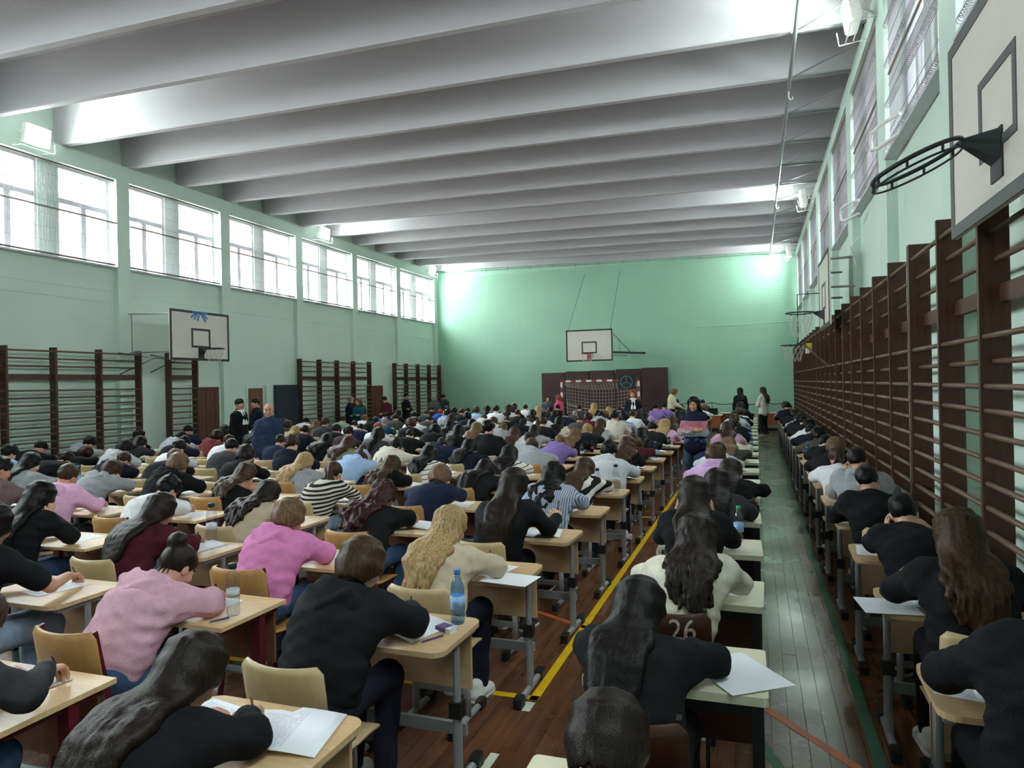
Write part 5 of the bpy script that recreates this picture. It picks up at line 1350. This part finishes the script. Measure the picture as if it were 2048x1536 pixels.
adult(701, 797, 23.2, 1.66, R(-80), 'd', 'S', 'g', 'j', 'dnavy', 'black', 'person in dark navy jacket talking by the wall bars', bulk=1.05, h=.018)
adult(717, 799, 22.0, 1.62, R(165), 'x', 'W', 'l', 'j', 'tealj', 'black', 'person in teal jacket with arms folded by wall bars', h=.018)
adult(770, 796, 24.2, 1.62, R(170), 'h', 'S', 'd', 'j', 'burg', 'black', 'person in burgundy jacket looking down beside far brown door', bow=.45, h=.018)
adult(812, 787, 25.6, 1.72, R(-95), 'x', 'S', 'd', 's', 'coat', 'black', 'person in dark coat with arms crossed before corner wall bars', h=.018)
adult(868, 794, 26.4, 1.60, R(20), 'd', 'M', 'g', 'j', 'ash', 'black', 'person in ash grey coat facing the corner wall bars', h=.018)
adult(887, 792, 27.3, 1.62, R(150), 'h', 'S', 'k', 'j', 'jade', 'black', 'person in dark teal jacket looking down in the corner', bow=.5, h=.018)
adult(1117, 792, 25.6, 1.52, R(70), 'h', 'M', 'r', 's', 'magenta', 'black', 'person in magenta pink sweater standing beside goal post', h=.018)
adult(1095, 795, 26.2, 1.50, R(-160), 'h', 'L', 'b', 's', 'ash', 'black', 'person in grey top turned to the one in magenta pink', h=.018, hlen=.25)
adult(1265, 780, 20.5, 1.72, R(-165), 'h', 'W', 'r', 'j', 'dnavy', 'black', 'person in navy blazer with long white scarf before the goal', hyaw=.3, h=.015, scarf='#e2e0dc', hlen=.14)
adult(1343, 780, 24.8, 1.68, R(-70), 't', 'M', 'l', 's', 'straw', 'black', 'person in pale yellow sweater leaning over a back desk', bow=.6, lean=.25, h=.018)
adult(1480, 779, 25.4, 1.66, R(10), 'd', 'L', 'k', 'j', 'black', 'black', 'person in black jacket standing with back turned near the rope', h=.018)
adult(1526, 775, 24.4, 1.68, R(48), 'x', 'L', 'b', 'j', 'offwhite', 'black', 'person in off-white blazer and black trousers in open aisle', h=.015, hlen=.3)
# white shirt front of the suited person, phone of the neighbour are clothing details
# two invigilators seated behind desks at the back, facing the hall
def back_desk(x, y, rz, label, m):
    r = empty('teacher_desk', (x, y, 0), rz); tag(r, label, 'desk')
    put('tabletop', MB().box((-.62, -.3, .72), (.62, .3, .75)), M_CREAM, r); put('front_panel', MB().box((-.58, -.28, .3), (.58, -.26, .72)), m, r)
    for sx in (-.56, .56):
        for yy in (-.25, .25): put('leg', MB().box((sx-.02, yy-.02, 0), (sx+.02, yy+.02, .72)), M_BLK, r)
M_ORW = mat('orange_wood', '#8a4f2a', .45, .15, 5, (2, 8, 2))
back_desk(-1.75, 25.6, 0, 'wide orange-brown desk with laptop near the end wall', M_ORW)
back_desk(-.66, 27.2, .0, 'wide orange-brown desk between the two standing at rope', M_ORW)
back_desk(.64, 27.2, .0, 'orange-brown desk behind the off-white blazer', M_ORW)
back_desk(-2.95, 26.35, .0, 'wide orange-brown desk behind the pale yellow sweater', M_ORW)
for i, (x, y, col, hr, lb) in enumerate(((-1.85, 26.45, 'olive', 'S', 'seated person in olive jacket and cap facing hall behind laptop'), (-2.85, 27.2, 'black', 'S', 'seated person in black top facing the hall at back desk'))):
    J = pose(1.26, 'f', 0); r = empty('person', (x, y, 0), math.pi); tag(r, lb, 'person'); dress(r, J, (1.26, 'f', 0), .025, hr, 'k', 'j', col, 'black', 40+i, 1.0)
    chair('B', x, y, math.pi, False, 'beech chair of the person facing the hall, %s' % ('behind laptop' if i == 0 else 'beside pale yellow sweater'), None)
lp = empty('laptop', (-1.45, 25.45, .75)); tag(lp, 'open dark laptop on orange-brown desk', 'laptop')
put('keyboard', MB().box((-.17, -.02, 0), (.17, .22, .015)), M_BLK, lp); put('screen', MB().obox((0, -.05, .12), (.17, 0, 0), (0, .004, -.001), (0, -.03, .11)), M_BLK, lp)
# ------------------------------------------------------------------ things on desks
def snap(x, y, mg=.05):
    p = at_z(x, y, .75); best = None
    for (fi, k), d in DESKS.items():
        c = d.location; w = .36; dx = max(abs(p.x-c.x)-w+mg, 0); dy = max(abs(p.y-c.y)-.25+mg, 0); q = dx+dy
        if best is None or q < best[0]: best = (q, d, fi, k)
    c = best[1].location; return V((min(max(p.x, c.x-.35+mg), c.x+.35-mg), min(max(p.y, c.y-.25+mg), c.y+.25-mg), .7505)), best[2], best[3]
BN = dict(pet='blue water bottle', petg='green-capped water bottle', flask='black-capped clear bottle', cola='small cola bottle')
seenb = {}
for x, y, kd, sc in ((916, 1246, 'pet', 1.14), (467, 1230, 'flask', 1.12), (424, 1088, 'flask', 1.3), (485, 964, 'flask', 1.15), (165, 972, 'pet', 1.1), (1159, 922, 'flask', 1.0), (1181, 906, 'cola', 1.0), (1311, 918, 'pet', 1.15), (1340, 906, 'flask', 1.1),
                     (1186, 996, 'flask', 1.15), (1232, 982, 'flask', 1.2), (1478, 1082, 'petg', 1.1), (1615, 918, 'pet', 1.1), (1503, 896, 'pet', 1.0), (1500, 878, 'pet', 1.0), (190, 922, 'pet', 1.0), (1366, 862, 'flask', 1.0), (1492, 868, 'pet', 1.0)):
    p, fi, k = snap(x, y); q = (kd, fi, k); seenb[q] = seenb.get(q, 0)+1; bottle(kd, p, '%s%s on desk, %s' % ('' if seenb[q] == 1 else 'taller ', BN[kd], seat_phrase(fi, k)), sc)
p = at_z(862, 1278, .756); pen(p+V((-.03, -.05, 0)), p+V((.035, .06, 0)), '#5b3a7a', 'purple pen lying on oak desk beside tissue pack')
p, fi, k = snap(893, 1262); tpk = empty('tissue_pack', p, -.35); tag(tpk, 'purple and white tissue pack on oak desk near blue bottle', 'tissue pack')
put('box', MB().box((-.05, -.03, 0), (.05, .03, .024)), M_LABW, tpk); put('print', MB().box((-.045, -.0304, .003), (.02, .0304, .0245)), mat('tissue_purple', '#5d4a78', .5), tpk)
p = at_z(435, 1240, .755); pen(p+V((-.02, -.04, 0)), p+V((.03, .05, 0)), '#3b3f8f', 'blue pen on light wood desk before dusty pink hoodie')
def held_pen(cell, col, lb):
    if cell not in NEARP: return
    r, J, _, _ = NEARP[cell]; w = J['wrR']+nrm(J['hdR'])*.095; M = Matrix.LocRotScale(r.location, r.rotation_euler, r.scale)
    tip = V((w[0]-.02, w[1]+.035, .7535)); top = V((w[0]+.035, w[1]-.05, .7535+.125))
    if w[2] > .83: tip = V(w)+V((-.02, .04, -.03)); top = V(w)+V((.03, -.05, .08))
    a, b_ = M @ tip, M @ top; pen(a, b_, col, lb)
for (fi, k), (r, J, top, tcol) in list(NEARP.items()):
    if k <= 5 and cells[(fi, k)]['e'][6] in 'wo' and fi in (0, 1, 2, 3, 4, 5):
        held_pen((fi, k), ('#2b2f6a', '#1d1d22', '#7a5a3a')[(fi+k) % 3], 'pen in writing hand, %s' % seat_phrase(fi, k))
# small cards and loose white sheets with a place of their own
def sheet(x, y, rz, label, m=M_PAPER, sc=(1, 1, 1), z=.7525):
    p = at_z(x, y, z); o = put('loose_sheet', F['paper'], m, None, (p.x, p.y, z), (0, 0, rz), scale=sc); tag(o, label, 'paper'); return o
sheet(1475, 1345, .62, 'large blank sheet overhanging cream desk behind long dark hair'.replace('behind long dark hair', 'toward the open aisle'), sc=(1.35, 1.2, 1), z=.756)
sheet(1020, 1158, -.12, 'blank sheet overhanging oak desk of the beige sweater', sc=(1.5, .8, 1), z=.756)
sheet(1775, 1212, .1, 'blank folded sheet overhanging oak desk toward green floor line', sc=(1.3, .9, 1), z=.756)
sheet(418, 1438, .5, 'small pale green slip on the front oak desk', mat('slip_green', '#dfe6dc', .7), (.5, .32, 1))
sheet(1880, 1345, .0, 'small identity card on oak desk by wall bars', mat('card_grey', '#c9d0d2', .5), (.5, .22, 1))
# painted number on the dark chair of the cream sweater in the aisle file
def text_mesh(s, size, ext=.0015):
    cu = bpy.data.curves.new('txt', 'FONT'); cu.body = s; cu.size = size; cu.extrude = ext; cu.align_x = 'CENTER'; cu.align_y = 'CENTER'; cu.resolution_u = 3
    o = bpy.data.objects.new('txt', cu); COL.objects.link(o); dg = bpy.context.evaluated_depsgraph_get(); me = bpy.data.meshes.new_from_object(o.evaluated_get(dg)); bpy.data.objects.remove(o); return me
M_PAINTW = mat('worn_white_paint', '#b9b4ad', .7, .4, 60)
from mathutils.bvhtree import BVHTree
def print_on(obj, me_obj, s, size, cx, cz, m, name='print'):
    """lettering laid on the back (-y side) of a mesh, in the object's own frame"""
    me = text_mesh(s, size); bt = BVHTree.FromPolygons([v.co[:] for v in me_obj.vertices], [p.vertices[:] for p in me_obj.polygons])
    for v in me.vertices:
        x, z, d = v.co.x+cx, v.co.y+cz, v.co.z
        hit = bt.ray_cast(V((x, -2, z)), V((0, 1, 0)))[0]
        yy = hit.y if hit else 0
        v.co = (x, yy-.004-(.002 if d > 0 else 0), z)
    me.update(); return put(name, me, m, obj)
AISLE26 = [k for (fi, k), q in cells.items() if q['e'][:2] == (1375.0, 1032.0)][0]
for o in list(bpy.data.objects):
    if o.name.startswith('chair') and o.parent is None and ORD[NROW-AISLE26]+' row' in o.get('label', '') and 'open aisle' in o['label']:
        bk = [c for c in o.children if c.name.startswith('backrest')][0]
        print_on(bk, bk.data, '26', .13, .07, .045, M_PAINTW, 'painted_number')
for (fi, k), (r, J, top, tcol) in NEARP.items():
    e = cells[(fi, k)]['e']
    tops = [c for c in r.children if c.name.split('.')[0] in ('hoodie', 'sweater', 'tshirt')]
    if not tops: continue
    t = tops[0]
    if e[:2] == (764.0, 880.0): print_on(t, t.data, 'LA', .14, -.02, J['ch'][2]+.0, mat('print_black', '#1c1b1d', .7))
    if e[:2] == (1466.0, 872.0): print_on(t, t.data, 'BY', .085, .09, J['ch'][2]-.0, mat('print_brown', '#6b5a3c', .7))

# light blue cap of the person in the light blue hoodie
for (fi, k), (r, J, top, tcol) in NEARP.items():
    if cells[(fi, k)]['e'][:2] == (656.0, 900.0):
        c, f, rr, u = J['c'], J['f'], J['r'], J['u']; Fd = Field(c-.25, c+.25, .012); Fd.ell(c+u*.045-f*.012, (.098, .118, .102), (rr, f, u), 0)
        Fd.plane(c+u*.045, nrm(u*.9-f*.1)); Fd.ell(c+f*.13+u*.055, (.075, .075, .012), (rr, f, u), .01); Fd.ell(c-f*.11+u*.05, (.04, .06, .035), (rr, f, u), .01, 'sub')
        put('cap', Fd.mesh('cap'), M_CLOTH, r, color=CLC['lblue'])
